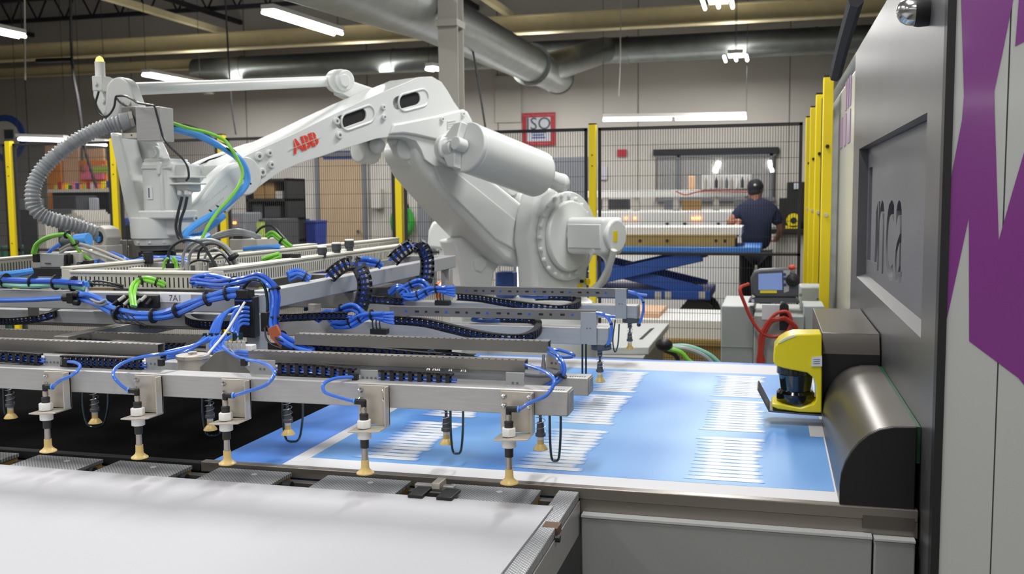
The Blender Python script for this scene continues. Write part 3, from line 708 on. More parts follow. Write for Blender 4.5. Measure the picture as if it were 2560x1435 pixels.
# ================================================================ printer body at the right
PX = .33
pr = thing('printer', (1.0, 3.5, 0), 'big industrial printer with dark recessed side panel, white front and purple lettering bands', 'printer')
ypf, ypb = 2.13, aX(2131, 500, PX).y
pan = part(M().box(PX, PX+.12, ypf, ypb, .3, 2.19), 'side_panel', 'panel_dark', pr)
yk0, yk1 = aX(2312, 500, PX).y, aX(2145, 500, PX).y
zk0, zk1 = aX(2301, 844, PX).z, aX(2313, 284, PX).z
cut(pan, M().box(PX-.05, PX+.08, yk0, yk1, zk0, zk1))
pk = part(M().box(PX+.0352, PX+.075, yk0+.001, yk1-.001, zk0+.001, zk1-.001), 'recess_plate', 'panel_pocket', pr)
# engraved lettering, read from the far end towards the camera
L = PX+.036
def lx(x, y): return aX(x, y, L)
h0, h1 = lx(2180, 398).z, lx(2172, 672).z; y1_ = lx(2172, 500).y
yb_ = lx(2192, 500).y
cutm = M().prism([(L-.03, y, z) for y, z in ((y1_, h0-.03), (y1_, h1+.03), (yb_-.05, h1+.03), (yb_-.05, h1), (y1_-.13, h1), (y1_-.13, h0), (yb_-.05, h0), (yb_-.05, h0-.03))], (.048, 0, 0))
cut(pk, cutm)
for ch, xa, xb, yt, yb2 in (('n', 2196, 2212, 500, 684), ('c', 2216, 2236, 500, 704), ('a', 2240, 2259, 500, 712)):
    A_, B_ = lx(xa, 560), lx(xb, 560); T = lx((xa+xb)/2, yt).z; Bm = lx((xa+xb)/2, yb2).z
    t_ = text(ch, 1, (0, 0, 0), (0, -1, 0), (0, 0, 1), .02)
    ys = [v.y for v in t_.v]; zs_ = [v.z for v in t_.v]; sy = (A_.y-B_.y)*.95/(max(ys)-min(ys)); sz = (T-Bm)/(max(zs_)-min(zs_))
    my = (max(ys)+min(ys))/2; mz = (max(zs_)+min(zs_))/2
    t_.v = [V((L+v.x*.9, (A_.y+B_.y)/2+(v.y-my)*sy, (T+Bm)/2+(v.z-mz)*sz)) for v in t_.v]
    try:
        cut(pk, t_)
    except Exception as e: print('cut fail', ch, e)
i_ = M().prism([lx(2197, 500)-V((.0, 0, 0)), lx(2193, 520), lx(2186, 660), lx(2190, 668), lx(2198, 610)], (.015, 0, 0)); cut(pk, M().prism([p-V((.01, 0, 0)) for p in (lx(2195, 505), lx(2191, 530), lx(2187, 655), lx(2191, 662), lx(2196, 600))], (.025, 0, 0)))
# bevelled ledges of the recess
part(M().prism([(PX, yk0, zk0), (PX+.036, yk0, zk0), (PX+.036, yk0, zk0+.012)], (0, yk1-yk0, 0)), 'recess_ledge', 'panel_dark', pr)
# white body behind the dark panel and the roof chamfer
yw = aX(2083, 600, PX).y
part(M().box(PX+.002, 1.9, ypb+.003, yw+.9, .25, 2.13), 'rear_cover', 'mach_white', pr, .01)
part(M().prism([(PX, ypf, 2.193), (PX+.16, ypf, 2.42), (1.9, ypf, 2.42), (1.9, ypf, 2.193)], (0, yw+.9-ypf, 0)), 'roof_chamfer', 'mach_white', pr, .004)
part(M().box(PX+.12, 1.9, ypf+.02, ypb+.003, .25, 2.192), 'machine_core', 'mid_grey', pr)
# ghost lettering on the white rear cover (purple and yellow letters seen end on)
for (x0, x1, y0, y1, m_) in ((2112, 2126, 210, 262, 'purple_pale'), (2098, 2124, 302, 355, 'purple_pale')):
    p, q = aX(x0, y0, PX-.001), aX(x1, y1, PX-.001)
    yy0, yy1 = min(p.y, q.y), max(p.y, q.y); n = 3
    for k in range(n): part(M().box(PX-.0015, PX+.001, yy0+(yy1-yy0)*k/n, yy0+(yy1-yy0)*(k+.6)/n, min(p.z, q.z), max(p.z, q.z)), 'letter_stroke', m_, pr)
# front face
FYm = 2.10
part(M().box(PX-.004, PX+.012, FYm-.004, ypf, .1, 2.6), 'corner_seal', 'black', pr)
sx_ = aY(2503, 700, FYm).x
part(M().box(PX+.012, sx_-.0015, FYm, FYm+.03, .1, 2.6), 'front_panel', 'mach_white', pr)
part(M().box(sx_+.0015, 2.2, FYm, FYm+.03, .1, 2.6), 'front_panel', 'mach_white', pr)
part(M().box(PX, 2.2, FYm+.006, ypf+.02, .1, 2.6), 'panel_backing', 'mid_grey', pr)
def fp(pts, d=.0008): return M().prism([aY(x, y, FYm-d) for x, y in pts], (0, d*.9, 0))
purp = [(2401, -60), (2560, -60), (2533, 0), (2506, 134), (2486, 228), (2487, 286), (2493, 480), (2497, 601), (2531, 480), (2562, 375), (2640, 340), (2640, 1020), (2560, 962), (2546, 945), (2423, 853), (2422, 545), (2365, 808), (2352, 794), (2360, 540), (2371, 480), (2405, 300), (2410, 240)]
part(fp(purp), 'purple_stripe', 'purple', pr, smooth=False)
part(fp([(2552, -60), (2640, -60), (2640, 70), (2560, 105), (2538, 116), (2547, 0)]), 'purple_stripe', 'purple', pr, smooth=False)
# round dome at the top of the dark panel
dm = thing('warning_dome', aX(2300, 25, PX-.02), 'clear dome lamp with black ring at the top right of the dark panel', 'lamp')
c = aX(2322, 25, PX); part(M().lathe(c, [(.035, .0), (.036, .02), (.034, .03)], 24, (-1, -.0, 0)), 'ring', 'black', dm)
part(M().lathe(c+V((-.03, 0, 0)), [(.033, 0), (.031, .015), (.024, .028), (.012, .036), (.001, .038)], 24, (-1, 0, 0)), 'dome', 'chrome', dm)

# ---------------------------------------------------------------- curved steel cover, black end cap
cy0, cy1 = 2.28, 3.11
q = lambda x, y: aY(x, y, cy0)
capo = [q(2099, 1287), q(2099, 1215), q(2103, 1185), q(2113, 1156), q(2128, 1130), q(2148, 1106), q(2172, 1087), q(2200, 1074), q(2235, 1068), q(2290, 1069)]
capo[-1].x = PX-.012; end = V((PX-.012, cy0, capo[0].z)); poly = capo+[end]
cv = thing('curved_cover', (.22, 2.6, .88), 'brushed steel quarter-round cover with black end plate beside the printed sheet', 'cover')
part(M().prism([p+V((0, .012, 0)) for p in poly], (0, cy1-cy0-.012, 0)), 'cover_skin', 'brushed', cv, ang=30)
part(M().prism([V((p.x, cy0, p.z)) for p in poly], (0, .011, 0)), 'end_plate', 'panel_black', cv, .002)
c = q(2120, 1253); part(M().lathe(c, [(.006, -.002), (.006, .001)], 12, (0, -1, 0)), 'screw', 'black', cv)
part(M().box(PX-.012, PX-.001, cy0+.02, cy1, 1.0, capo[-1].z-.003), 'green_seal', 'green_glass', cv)
# black head box with bevelled top behind the cover
hb = thing('sensor_box', (.23, 3.2, 1.0), 'dark boxy housing behind the curved cover carrying the yellow scanner', 'box')
Yb = 3.13; w0 = aY(2055, 850, Yb).x; zt1 = aY(2120, 833, Yb+.03).z; zt0 = aY(2120, 876, Yb).z
P_ = lambda yy, z: V((w0, yy, z))
part(M().prism([P_(Yb, .93), P_(Yb, zt0), P_(Yb+.03, zt1), P_(3.85, zt1+.0), P_(3.85, .93)], (PX-.003-w0, 0, 0)), 'housing', 'box_metal', hb, .003)
part(M().box(w0+.004, PX-.004, Yb-.004, Yb+.01, .94, zt0-.012), 'front_plate', 'panel_black', hb)
# yellow laser scanner
SYc = 3.05
s_ = lambda x, y, Y=SYc: aY(x, y, Y)
sc = thing('laser_scanner', (s_(1995, 1035).x, SYc+.05, s_(1995, 1030).z), 'yellow and black safety laser scanner hanging over the printed sheet', 'scanner')
hood = [(2055, 836), (1985, 836), (1965, 842), (1948, 853), (1936, 868), (1933, 905), (1940, 914), (1960, 921), (1995, 928), (2018, 932), (2034, 945), (2040, 965), (2040, 1000), (2034, 1010), (2000, 1020), (1950, 1010), (1930, 1008), (1928, 1016), (1945, 1023), (2000, 1031), (2055, 1033)]
part(M().prism([s_(x, y) for x, y in hood], (0, .12, 0)), 'scanner_housing', 'scan_yellow', sc, .004, 2)
c = s_(1990, 965); ww = (s_(2038, 965).x-s_(1942, 965).x)/2
zc_ = lambda y: s_(1990, y).z
part(M().lathe((c.x, SYc+.06, 0), [(ww*1.0, zc_(925)), (ww*.93, zc_(945)), (ww*.8, zc_(985)), (ww*.78, zc_(992))], 32), 'scanner_window', 'scan_lens', sc)
part(M().lathe((c.x, SYc+.06, 0), [(ww*1.02, zc_(915)), (ww*1.03, zc_(940)), (ww*.9, zc_(944))], 32), 'upper_ring', 'scan_black', sc)
part(M().lathe((c.x, SYc+.06, 0), [(ww*.98, zc_(1012)), (ww*1.02, zc_(1008)), (ww*1.02, zc_(990)), (ww*.9, zc_(984)), (ww*.5, zc_(984))], 32), 'lower_ring', 'scan_black', sc)
part(M().prism([s_(x, y, SYc-.004) for x, y in ((2030, 893), (2055, 890), (2055, 916), (2028, 916))], (0, .003, 0)), 'label_plate', 'label_white', sc)
for k in range(3): part(M().bar(s_(2033, 899+5*k, SYc-.0045), s_(2050, 898+5*k, SYc-.0045), .0012, .0008), 'print_line', 'label_text', sc)
part(M().prism([s_(x, y, SYc-.002) for x, y in ((1985, 838), (1960, 846), (1945, 858), (1950, 858), (1966, 849), (1990, 841))], (0, .12, 0)), 'top_strip', 'label_white', sc)
gd = thing('guard_plate', (sc.location.x, SYc+.06, sc.location.z-.01), 'bent steel guard plate under the yellow scanner', 'plate')
z_ = s_(1925, 1024).z; part(M().prism([s_(1921, 1026), s_(2055, 1037), s_(2055, 1041), s_(1921, 1030)], (0, .14, 0)), 'base', 'brushed', gd)
part(M().prism([s_(1921, 1028), s_(1893, 974), s_(1896, 972), s_(1924, 1025)], (0, .14, 0)), 'lip', 'brushed', gd)

# ---------------------------------------------------------------- vacuum table with the printed sheet
vt = thing('vacuum_table', (-.6, 3.2, 0), 'long conveyor table with blue belt feeding the printer', 'conveyor')
bx0, bx1 = -1.47, PX-.02
part(M().box(bx0, bx1, 2.30, 4.22, .86, .893), 'belt', 'belt', vt, .002)
part(M().box(-3.4, bx0-.012, 2.272, 2.298, .872, .896), 'dark_edge_rail', 'black_soft', vt, .002)
fl = M().box(bx0-.01, PX-.005, 2.272, 2.298, .872, .9)
part(fl, 'edge_rail', 'border_steel', vt, .002)
part(M().box(-.44, PX-.005, 2.276, 2.30, .835, .871), 'front_skirt', 'border_steel', vt)
zf = aY(1500, 1296, 2.25).z
part(M().box(-3.4, PX-.005, 2.30, 4.3, .2, .858), 'table_body', 'panel_grey', vt)
yp = 2.25
x_s = aY(2182, 1380, yp).x
part(M().box(-.432, x_s-.002, yp, yp+.025, .25, zf+.0), 'front_door', 'panel_grey', vt, .004)
part(M().box(x_s+.002, PX-.012, yp, yp+.025, .25, zf-.002), 'front_door', 'panel_grey', vt, .004)
part(M().box(-.432, x_s-.002, yp-.004, yp+.025, zf+.0006, zf+.006), 'door_lip', 'panel_edge', vt)
part(M().box(x_s+.002, PX-.012, yp-.004, yp+.025, zf-.0014, zf+.003), 'door_lip', 'panel_edge', vt)
c = aY(2180, 1305, 2.272); part(M().box(c.x-.02, PX-.012, 2.27, 2.276, c.z-.015, c.z+.015), 'skirt_joint', 'brushed', vt)
# black bed left of the belt
solo(M().box(-4.2, bx0-.004, 2.30, 4.4, .866, .884), 'black_bed', 'black_bed', 'matt black conveyor bed left of the blue belt', 'conveyor')
# the printed sheet
zs = .8935
sx0, sx1 = -1.255, PX-.14
sh = thing('printed_sheet', (-.6, 3.2, zs), 'large white bordered sheet with blue print and white lettering columns on the belt', 'sheet')
part(M().box(sx0, bx1-.01, 2.305, 4.15, zs, zs+.004), 'sheet_base', 'sheet', sh)
iy0, iy1 = 2.385, 3.93
art = M(); art.box(sx0+.03, .155, iy0, iy1, zs+.0041, zs+.0045)
ap = part(art, 'print_field', 'print', sh, smooth=False)
# lettering: every stroke a flat printed bar, its ink feathering out at both ends
words = []
rnd = random.Random(3)
for (xa, xb) in ((-1.06, -.935), (-.61, -.485), (-.162, -.03)):
    for (ya, yb) in ((2.415, 2.865), (2.945, 3.4), (3.46, 3.88)):
        n = 13; lm = M(); ink = []
        for k in range(n):
            y0 = ya+(yb-ya)*k/n; y1 = y0+(yb-ya)/n*(.7 if k % 3 else .84)
            xa_, xb_ = xa-.012, xb+.008; o_ = (0.0 if k in (0, n-1) else rnd.uniform(.01, .03)); e0 = xa_+o_*.6; e1 = xb_-o_*rnd.uniform(.2, 1)
            xsn = [e0-.03, e0+.02, e0+.05, e1-.03, e1, e1+.015]; al = [0, .75, 1, 1, .85, 0]
            b0 = len(lm.v)
            for x, a_ in zip(xsn, al):
                for y in (y0, y1): lm.v.append(V((x, y, zs+.0052))); ink.append(a_)
            for j in range(5): lm.f.append((b0+2*j, b0+2*j+2, b0+2*j+3, b0+2*j+1))
        for (u, v_) in ((xa+.01, xa+.035), (xb-.035, xb-.01)):            # joining strokes along the word
            b0 = len(lm.v)
            for x, a_ in ((u-.01, 0), (u, .55), (v_, .55), (v_+.01, 0)):
                for y in (ya, yb): lm.v.append(V((x, y, zs+.0048))); ink.append(a_)
            for j in range(3): lm.f.append((b0+2*j, b0+2*j+2, b0+2*j+3, b0+2*j+1))
        words.append((lm, ink))
for lm, ink in words:
    me = mesh_of(lm, 'lettering', 'print', ORG[sh.name], False, fix=False)
    at = me.attributes.new('ink', 'FLOAT', 'POINT')
    for i, a_ in enumerate(ink): at.data[i].value = a_
    part(me, 'printed_word', 'print', sh)
part(M().box(.118, .2, 2.93, 3.09, zs+.0046, zs+.005), 'white_tab', 'sheet', sh)
part(M().box(sx0+.012, sx0+.045, iy0-.05, iy1+.1, zs+.0041, zs+.0046), 'white_margin', 'sheet', sh)

# ---------------------------------------------------------------- feed table in front
ft = thing('feed_table', (-1.7, 1.5, 0), 'feed table with knurled steel pads and slotted side strip at the front', 'table')
tx = -.44
part(M().box(-3.2, tx-.045, .3, 2.14, .86, .884), 'table_top', 'border_steel', ft)
part(M().box(tx-.05, tx, .3, 2.262, .872, .893), 'side_strip', 'pad', ft, .002)
part(M().box(tx-.004, tx+.002, .3, 2.262, .79, .87), 'side_rail', 'alu', ft)
part(M().box(tx-.02, tx-.004, 1.0, 2.2, .1, .79), 'side_panel', 'dark_grey', ft)
part(M().box(-3.2, tx-.02, .4, 2.2, .1, .8), 'table_body', 'black_soft', ft)
part(M().box(tx-.008, tx+.006, 1.86, 1.88, .2, .8), 'leg_profile', 'alu', ft); part(M().box(tx-.008, tx+.006, 1.55, 1.6, .2, .8), 'leg_profile', 'alu', ft)
c = aX(1396, 1300, tx+.003); part(M().box(tx-.03, tx+.006, c.y-.02, c.y+.02, .873, .8935), 'strip_joint', 'brown_steel', ft, .002)
c = aX(1398, 1347, tx+.01); part(M().lathe((tx+.002, c.y, c.z), [(.008, 0), (.008, .01)], 10, (1, 0, 0)), 'screw', 'black', ft)
for x0, x1 in ((-3.0, -2.05), (30, 215), (272, 478), (556, 757), (850, 1075), (1165, 1400)):
    if x0 > 0: x0, x1 = aZ(x0+30, 1150, .893).x, aZ(x1, 1165, .893).x
    if x1 > tx-.06: x1 = tx-.052
    part(M().box(x0, x1, 2.13, 2.255, .883, .893), 'knurled_pad', 'pad', ft, .001)
    part(M().lathe(((x0+x1)/2+.02, 2.215, .8925), [(.008, 0), (.008, .0015), (.003, .0015)], 12), 'pad_screw', 'white', ft)
    part(M().box(x0+.005, x1-.003, 2.15, 2.252, .86, .8825), 'pad_block', 'wood', ft)
part(M().box(-3.2, tx-.052, 2.235, 2.262, .84, .872), 'cross_profile', 'zinc', ft)
for x in (235, 500, 785): c = aZ(x, 1165, .885); part(M().cyl((c.x-.012, 2.2, .872), (c.x+.012, 2.2, .872), .014, n=12), 'roller', 'steel_dark', ft)
for x0, x1 in ((1032, 1072), (1108, 1150)):
    a, b = aZ(x0, 1228, .905), aZ(x1, 1228, .905)
    part(M().box(a.x, b.x, 2.10, 2.17, .9, .908), 'clamp_pad', 'black', ft, .002)
a, b = aZ(1050, 1205, .905), aZ(1155, 1205, .905)
part(M().box(a.x, b.x, 2.172, 2.19, .896, .912), 'clamp_bar', 'alu', ft, .003)
a, b = aZ(1080, 1215, .915), aZ(1103, 1215, .915); part(M().box(a.x, b.x, 2.15, 2.20, .908, .924), 'clamp_block', 'bracket', ft, .002)
solo(M().prism([(-3.2, .2, .8945), (tx-.02-.052, .2, .8945), (-.472, 2.12, .8945), (-3.2, 2.128, .8945)], (0, 0, .005)), 'blank_sheet', 'blank', 'large blank white sheet lying on the feed table in front', 'sheet')

# ---------------------------------------------------------------- robot controller, pendant, red cable
cc = thing('control_cabinet', (0, 5.3, 0), 'low light grey control cabinets standing behind the table end', 'cabinet')
a, b = aY(1803, 760, 5.2), aY(1885, 760, 5.2)
part(M().box(a.x, b.x, 5.2, 5.75, 0, aY(1830, 765, 5.2).z), 'left_cabinet', 'cab', cc, .006)
zsx = aY(1840, 868, 5.19).z; part(M().box(a.x, b.x, 5.196, 5.2, zsx-.002, zsx+.002), 'door_gap', 'seam', cc)
c0_, c1_ = aY(1885, 788, 4.95), aY(2010, 788, 4.95)
part(M().box(c0_.x, c1_.x, 4.95, 5.5, 0, c0_.z), 'middle_cabinet', 'cab', cc, .006)
d0, d1 = aY(2008, 760, 5.0), aY(2062, 760, 5.0)
part(M().box(d0.x, d1.x+.0, 5.0, 5.24, 0, aY(2030, 765, 5.0).z), 'right_cabinet', 'cab', cc, .006)
e0, e1 = aY(1998, 712, 5.5), aY(2052, 740, 5.5); part(M().box(e0.x, e1.x, 5.4, 5.6, 0.9, e0.z), 'top_box', 'cab', cc, .01)
for x, y in ((1882, 752), (2002, 738), (2003, 770), (1882, 797), (1955, 757), (2044, 748), (2044, 792)): c = aY(x, y, 4.93); part(M().lathe(c, [(.008, 0), (.008, .015)], 10, (0, 1, 0)), 'bolt', 'chrome', cc)
a, b = aY(1905, 762, 4.945), aY(1948, 800, 4.945); part(M().box(a.x, b.x, 4.945, 4.949, b.z, a.z), 'notice_sheet', 'label_white', cc)
hk = M().prism([aY(x, y, 4.9) for x, y in ((1949, 765), (1960, 755), (1972, 765), (1972, 826), (1949, 826))], (0, .045, 0))
solo(hk, 'cable_hook', 'black', 'black cable hanger plate on the grey control cabinet', 'hanger', bevel=.004)
# pendant
tp = thing('teach_pendant', aY(1940, 745, 5.1), 'grey teach pendant with bluish screen resting on the control cabinet', 'pendant')
TY = 5.08
out = [(1878, 735), (1876, 695), (1884, 680), (1900, 673), (1965, 670), (1988, 680), (1997, 700), (1997, 738), (1985, 745), (1892, 745)]
part(M().prism([aY(x, y, TY) for x, y in out], (0, .07, 0)), 'pendant_body', 'tp_grey', tp, .012, 3)
part(M().prism([aY(x, y, TY-.004) for x, y in ((1896, 685), (1955, 682), (1956, 725), (1896, 725))], (0, .006, 0)), 'pendant_screen', 'screen', tp)
part(M().prism([aY(x, y, TY-.004) for x, y in ((1900, 726), (1942, 726), (1942, 733), (1900, 733))], (0, .006, 0)), 'label_strip', 'scan_yellow', tp)
part(M().prism([aY(x, y, TY-.003) for x, y in ((1958, 676), (1975, 676), (1972, 728), (1960, 732))], (0, .004, 0)), 'button_field', 'column', tp)
for x, y in ((1961, 686), (1962, 697), (1962, 712)): part(M().lathe(aY(x, y, TY-.003), [(.008, 0), (.008, .004)], 10, (0, -1, 0)), 'button', 'sign_blue', tp)
c = aY(1982, 700, TY); part(M().lathe(c, [(.034, 0), (.034, .012), (.016, .02), (.014, .04), (.001, .045)], 20, (0, -1, 0)), 'joystick', 'black', tp)
c = aY(1980, 672, TY+.03); part(M().lathe(c, [(.018, 0), (.018, .012), (.012, .018)], 14, (0, -.3, 1)), 'stop_button', 'red_cable', tp)
part(M().prism([aY(x, y, TY-.01) for x, y in ((1880, 745), (1990, 745), (2000, 757), (1870, 757))], (0, .2, 0)), 'pendant_cradle', 'tp_grey', tp)
cab = M(); cY = 4.88
cab.tube(spl([aY(1871, 710, 4.95), aY(1850, 722, cY), aY(1862, 760, cY), aY(1880, 800, cY), aY(1905, 832, cY), aY(1935, 842, cY), aY(1965, 832, cY), aY(1978, 805, cY), aY(1968, 780, cY), aY(1940, 785, cY), aY(1915, 815, cY), aY(1900, 860, cY), aY(1910, 905, cY)]), .0085, 8)
rr = random.Random(5)
loops = [cab]
for k in range(8):
    mb = M(); j = lambda s=3: rr.uniform(-s, s)
    mb.tube(spl([aY(1958+j(), 795+j(), cY-.015*k/8), aY(1925+j(5), 805+j(), cY), aY(1903+j(6), 850+j(5), cY), aY(1900+j(6)+k, 910, cY-.01), aY(1925+j(), 925, cY-.02), aY(1958+j(4), 900+j(), cY-.02), aY(1985+j(), 850+j(8), cY), aY(1988+j(4), 815+j(4), cY), aY(1962+j(), 795+j(), cY-.02)], 5), .007, 7)
    loops.append(mb)
rc = thing('pendant_cable', aY(1950, 860, cY), 'coiled red cable of the teach pendant hanging on the black hook', 'cable')
for mb in loops: part(mb, 'cable_loop', 'red_cable', rc)

# ---------------------------------------------------------------- grey foot plate of the robot with connector and cables
fpz = aY(1600, 815, 5.6).z
ped = thing('machine_pedestal', (-.9, 5.4, 0), 'pale grey slotted pedestal of the robot behind the far edge of the belt', 'pedestal')
g4 = lambda z, pts: [aZ(x, y, z) for x, y in pts]
top = g4(.62, ((1380, 808), (1672, 808), (1622, 868), (1330, 868)))
part(M().prism(top, (0, 0, -.05)), 'top_plate', 'panel_edge', ped, .006)
part(M().box(top[3].x, top[2].x-.02, top[3].y+.02, top[0].y, 0, .57), 'pedestal_body', 'panel_grey', ped)
part(M().prism(g4(.6215, ((1626, 822), (1636, 820), (1606, 848), (1598, 848))), (0, 0, .002)), 'slot', 'slot', ped)
o = thing('cable_plug', aY(1665, 862, 5.0), 'black plug with green and grey cables beside the robot pedestal', 'plug')
c = aY(1660, 862, 5.0); part(M().ball(c, .045, 14, (1, .8, .75)), 'plug_body', 'black', o, .0)
for i, (m_, pts) in enumerate((('green', ((1660, 870), (1700, 880), (1720, 900), (1740, 915))), ('grey_cable', ((1668, 868), (1715, 872), (1760, 890), (1790, 920))), ('dark_cable', ((1660, 875), (1690, 890), (1700, 925))), ('mint', ((1665, 866), (1720, 866), (1770, 885), (1800, 910))))):
    part(M().tube(spl([aY(x, y, 5.0+.02*i) for x, y in pts]), .012, 8), 'cable', m_, o)
# ================================================================ robot arm
rb = thing('robot_arm', (-1.35, 5.85, 0), 'large white robot arm with red ABB lettering reaching down to the gripper frame', 'robot')
def rp(pts, off): return [aR(x, y, off) for x, y in pts]
def rprism(pts, off, wd, name, m='robot', bevel=.02, seg=3, parent=None, **k):
    return part(M().prism(rp(pts, off), RN*-wd), name, m, parent or rb, bevel, seg, **k)
def ncyl(x, y, o0, o1, r, name='boss', m='robot', n=28, parent=None, bevel=.006, r2=None):
    c = aR(x, y, o0); return part(M().cyl(c, c+RN*(o1-o0), r, r2, n), name, m, parent or rb, bevel)
def rpl(pts, r_px, off):                                  # rounded corner helper: polygon through smoothed points
    return pts
UO, UW = .11, .22
upper = [(606, 392), (650, 372), (700, 350), (760, 322), (830, 287), (900, 254), (960, 228), (1010, 208), (1045, 193), (1080, 191), (1104, 205), (1120, 228), (1135, 255), (1150, 275), (1168, 278), (1180, 300), (1188, 330), (1165, 352), (1130, 352), (1113, 372), (1122, 398), (1116, 416), (1086, 415), (1062, 398), (1052, 372), (1040, 352), (1012, 343), (975, 342), (940, 347), (905, 358), (860, 372), (800, 392), (750, 408), (712, 424), (685, 440), (660, 458), (640, 474), (618, 482), (596, 478), (576, 462), (568, 436), (572, 412), (586, 398)]
up = rprism(upper, UO, UW, 'upper_arm', bevel=.0)
def stadium(x0, y0, x1, y1, h, grow=0):                   # slanted slot outline in picture units
    a = math.atan2(y1-y0, x1-x0); r_ = h/2+grow; P = []
    for k in range(9): t = a+math.pi/2+math.pi*k/8; P.append((x0+r_*.55*math.cos(t) if False else x0+r_*math.cos(t)*.7, y0+r_*math.sin(t)))
    for k in range(9): t = a-math.pi/2+math.pi*k/8; P.append((x1+r_*math.cos(t)*.7, y1+r_*math.sin(t)))
    return P
slots = [(868, 304, 921, 285, 33), (1011, 256, 1056, 244, 33)]
cm = M()
for s_ in slots: cm.prism(rp(stadium(*s_), UO+.05), RN*-.085)
cut(up, cm); bev(up, .028, 4, 50)
for s_ in slots:
    P = rp(stadium(*s_, grow=5), UO+.0); part(M().tube(P+[P[0]], .006, 8), 'slot_rim', 'robot', rb)
    rprism(stadium(*s_, grow=-1), UO-.008, .012, 'slot_shade', 'slot_dark', 0)  # dark plate just inside each slot, painting the shade of its unlit depth
# raised lower flank of the arm
flank = [(985, 310), (1010, 306), (1090, 290), (1162, 272), (1178, 296), (1184, 326), (1160, 346), (1122, 344), (1100, 352), (1070, 345), (1040, 338), (1010, 334), (976, 336)]
rprism(flank, UO+.016, .03, 'arm_flank', bevel=.01)
for k in range(5): rprism([(1119, 303+k*5.5), (1141, 299+k*5.5), (1141, 301+k*5.5), (1119, 305+k*5.5)], UO+.021, .006, 'cast_rib', bevel=0)
# red lettering on the flank of the arm, split by thin white lines
c = aR(763, 358, UO+.003); ux = (aR(790, 347, UO)-aR(736, 369, UO)).normalized(); un = RN; uy = un.cross(ux).normalized()
tx_ = text('ABB', .084, c, ux, uy, .0012, .003, sx=.98)
w_ = M(); part(tx_, 'lettering', 'red', rb, smooth=False)
L_ = .078
w_.bar(c-ux*L_*1.2+un*.0016, c+ux*L_*1.2+un*.0016, .0018, .002, un)
for t in (-.054, -.001, .051): p_ = c+ux*t+un*.0016; w_.bar(p_-uy*.034, p_+uy*.034, .0016, .002, un)
part(w_, 'lettering_gap', 'robot', rb)
# bolts of the upper arm
def rbolt(x, y, off, r=.014, nm='bolt'):
    c = aR(x, y, off); part(M().lathe(c, [(r, 0), (r, .008), (r*.8, .012), (r*.4, .012), (r*.35, .006)], 16, RN), nm, 'robot', rb)
    part(M().lathe(c+RN*.0065, [(r*.33, 0), (r*.33, .0062)], 8, RN), 'bolt_socket', 'robot_dark', rb)
for x, y, r_ in ((646, 391, .02), (672, 383, .016), (654, 431, .02), (677, 412, .016), (840, 303, .018), (847, 338, .018), (957, 268, .014), (959, 293, .014), (1104, 298, .014), (1156, 285, .014)): rbolt(x, y, UO+.001 if x < 1100 else UO+.016, r_)
# fork of the arm's wrist end: near lobe is in the casting, far lobe with its screwed disc
far = [(468, 440), (490, 418), (520, 400), (552, 388), (590, 375), (600, 400), (590, 430), (560, 452), (530, 468), (500, 478), (476, 470)]
c = aR(608, 437, -.11); rprism([(468, 440), (474, 424), (488, 410), (512, 399), (545, 386), (580, 374), (620, 360), (660, 350), (660, 372), (610, 390), (572, 396), (545, 398), (522, 404), (504, 416), (496, 430), (494, 446), (478, 456)], -.10, .05, 'far_fork', bevel=.01)
for x, y, rr_ in ((508, 426, .011), (521, 444, .014), (497, 436, .006)): c = aR(x, y, -.095); part(M().lathe(c, [(rr_, 0), (rr_, .006), (rr_*.5, .006)], 14, RN), 'bolt', 'robot' if rr_ != .014 else 'robot_dark', rb)
c = aR(506, 437, 0)
ncyl(508, 440, -.14, -.1, .062, 'far_disc')
for x, y in ((508, 425), (518, 444)): cc_ = aR(x, y, -.02)
ncyl(604, 440, UO, UO+.025, .085, 'pivot_cap'); 
# wrist housing between fork and flange column
link = [(604, 402), (617, 420), (620, 455), (611, 488), (588, 518), (562, 544), (530, 562), (500, 567), (455, 568), (440, 560), (446, 540), (470, 520), (494, 500), (512, 476), (540, 440), (572, 412)]
wl = rprism(link, .16, .1, 'wrist_link', bevel=.022, seg=4)
for row, (xa, ya, n, ln) in enumerate(((505, 512, 15, 66), (523, 520, 8, 40))):  # cast relief lettering on the link
    for k in range(n):
        x = xa+ln*k/n; y = ya-ln*.78*k/n; rprism([(x, y), (x+2.2, y-1.8), (x+3.4, y+2.2), (x+1.2, y+4)], .1615, .003, 'cast_mark', bevel=0)
rbolt(487, 546, .161, .014); rbolt(460, 640 if False else 546, .161, .01)
# flange column with its motor
WC = aY(390, 575, 3.5); zf_ = lambda y, Y=3.5: aY(390, y, Y).z; pxm = 3.6/2436
part(M().lathe((WC.x, WC.y, 0), [(.085, zf_(612)), (.088, zf_(606)), (.09, zf_(598)), (.098, zf_(594)), (.1, zf_(560)), (.098, zf_(545)), (.09, zf_(542))], 32), 'flange_column', 'robot', rb)
part(M().lathe((WC.x, WC.y, 0), [(.07, zf_(626)), (.072, zf_(612))], 28), 'flange', 'robot_dark', rb, .003)
for k in range(10): a = k*.63; part(M().cyl((WC.x+.085*math.cos(a), WC.y+.085*math.sin(a), zf_(606)), (WC.x+.085*math.cos(a), WC.y+.085*math.sin(a), zf_(600)), .008, n=8), 'bolt', 'robot', rb)
Yn = 3.42
def wb_(x0, y0, x1, y1, Y, d, name, m='robot', bevel=.008, parent=None):
    a, b = aY(x0, y0, Y), aY(x1, y1, Y); return part(M().box(a.x, b.x, Y, Y+d, b.z, a.z), name, m, parent or rb, bevel, 3)
wb_(350, 402, 432, 532, Yn, .15, 'motor_housing', bevel=.018)
wb_(343, 526, 438, 548, Yn-.01, .17, 'motor_base', bevel=.008)
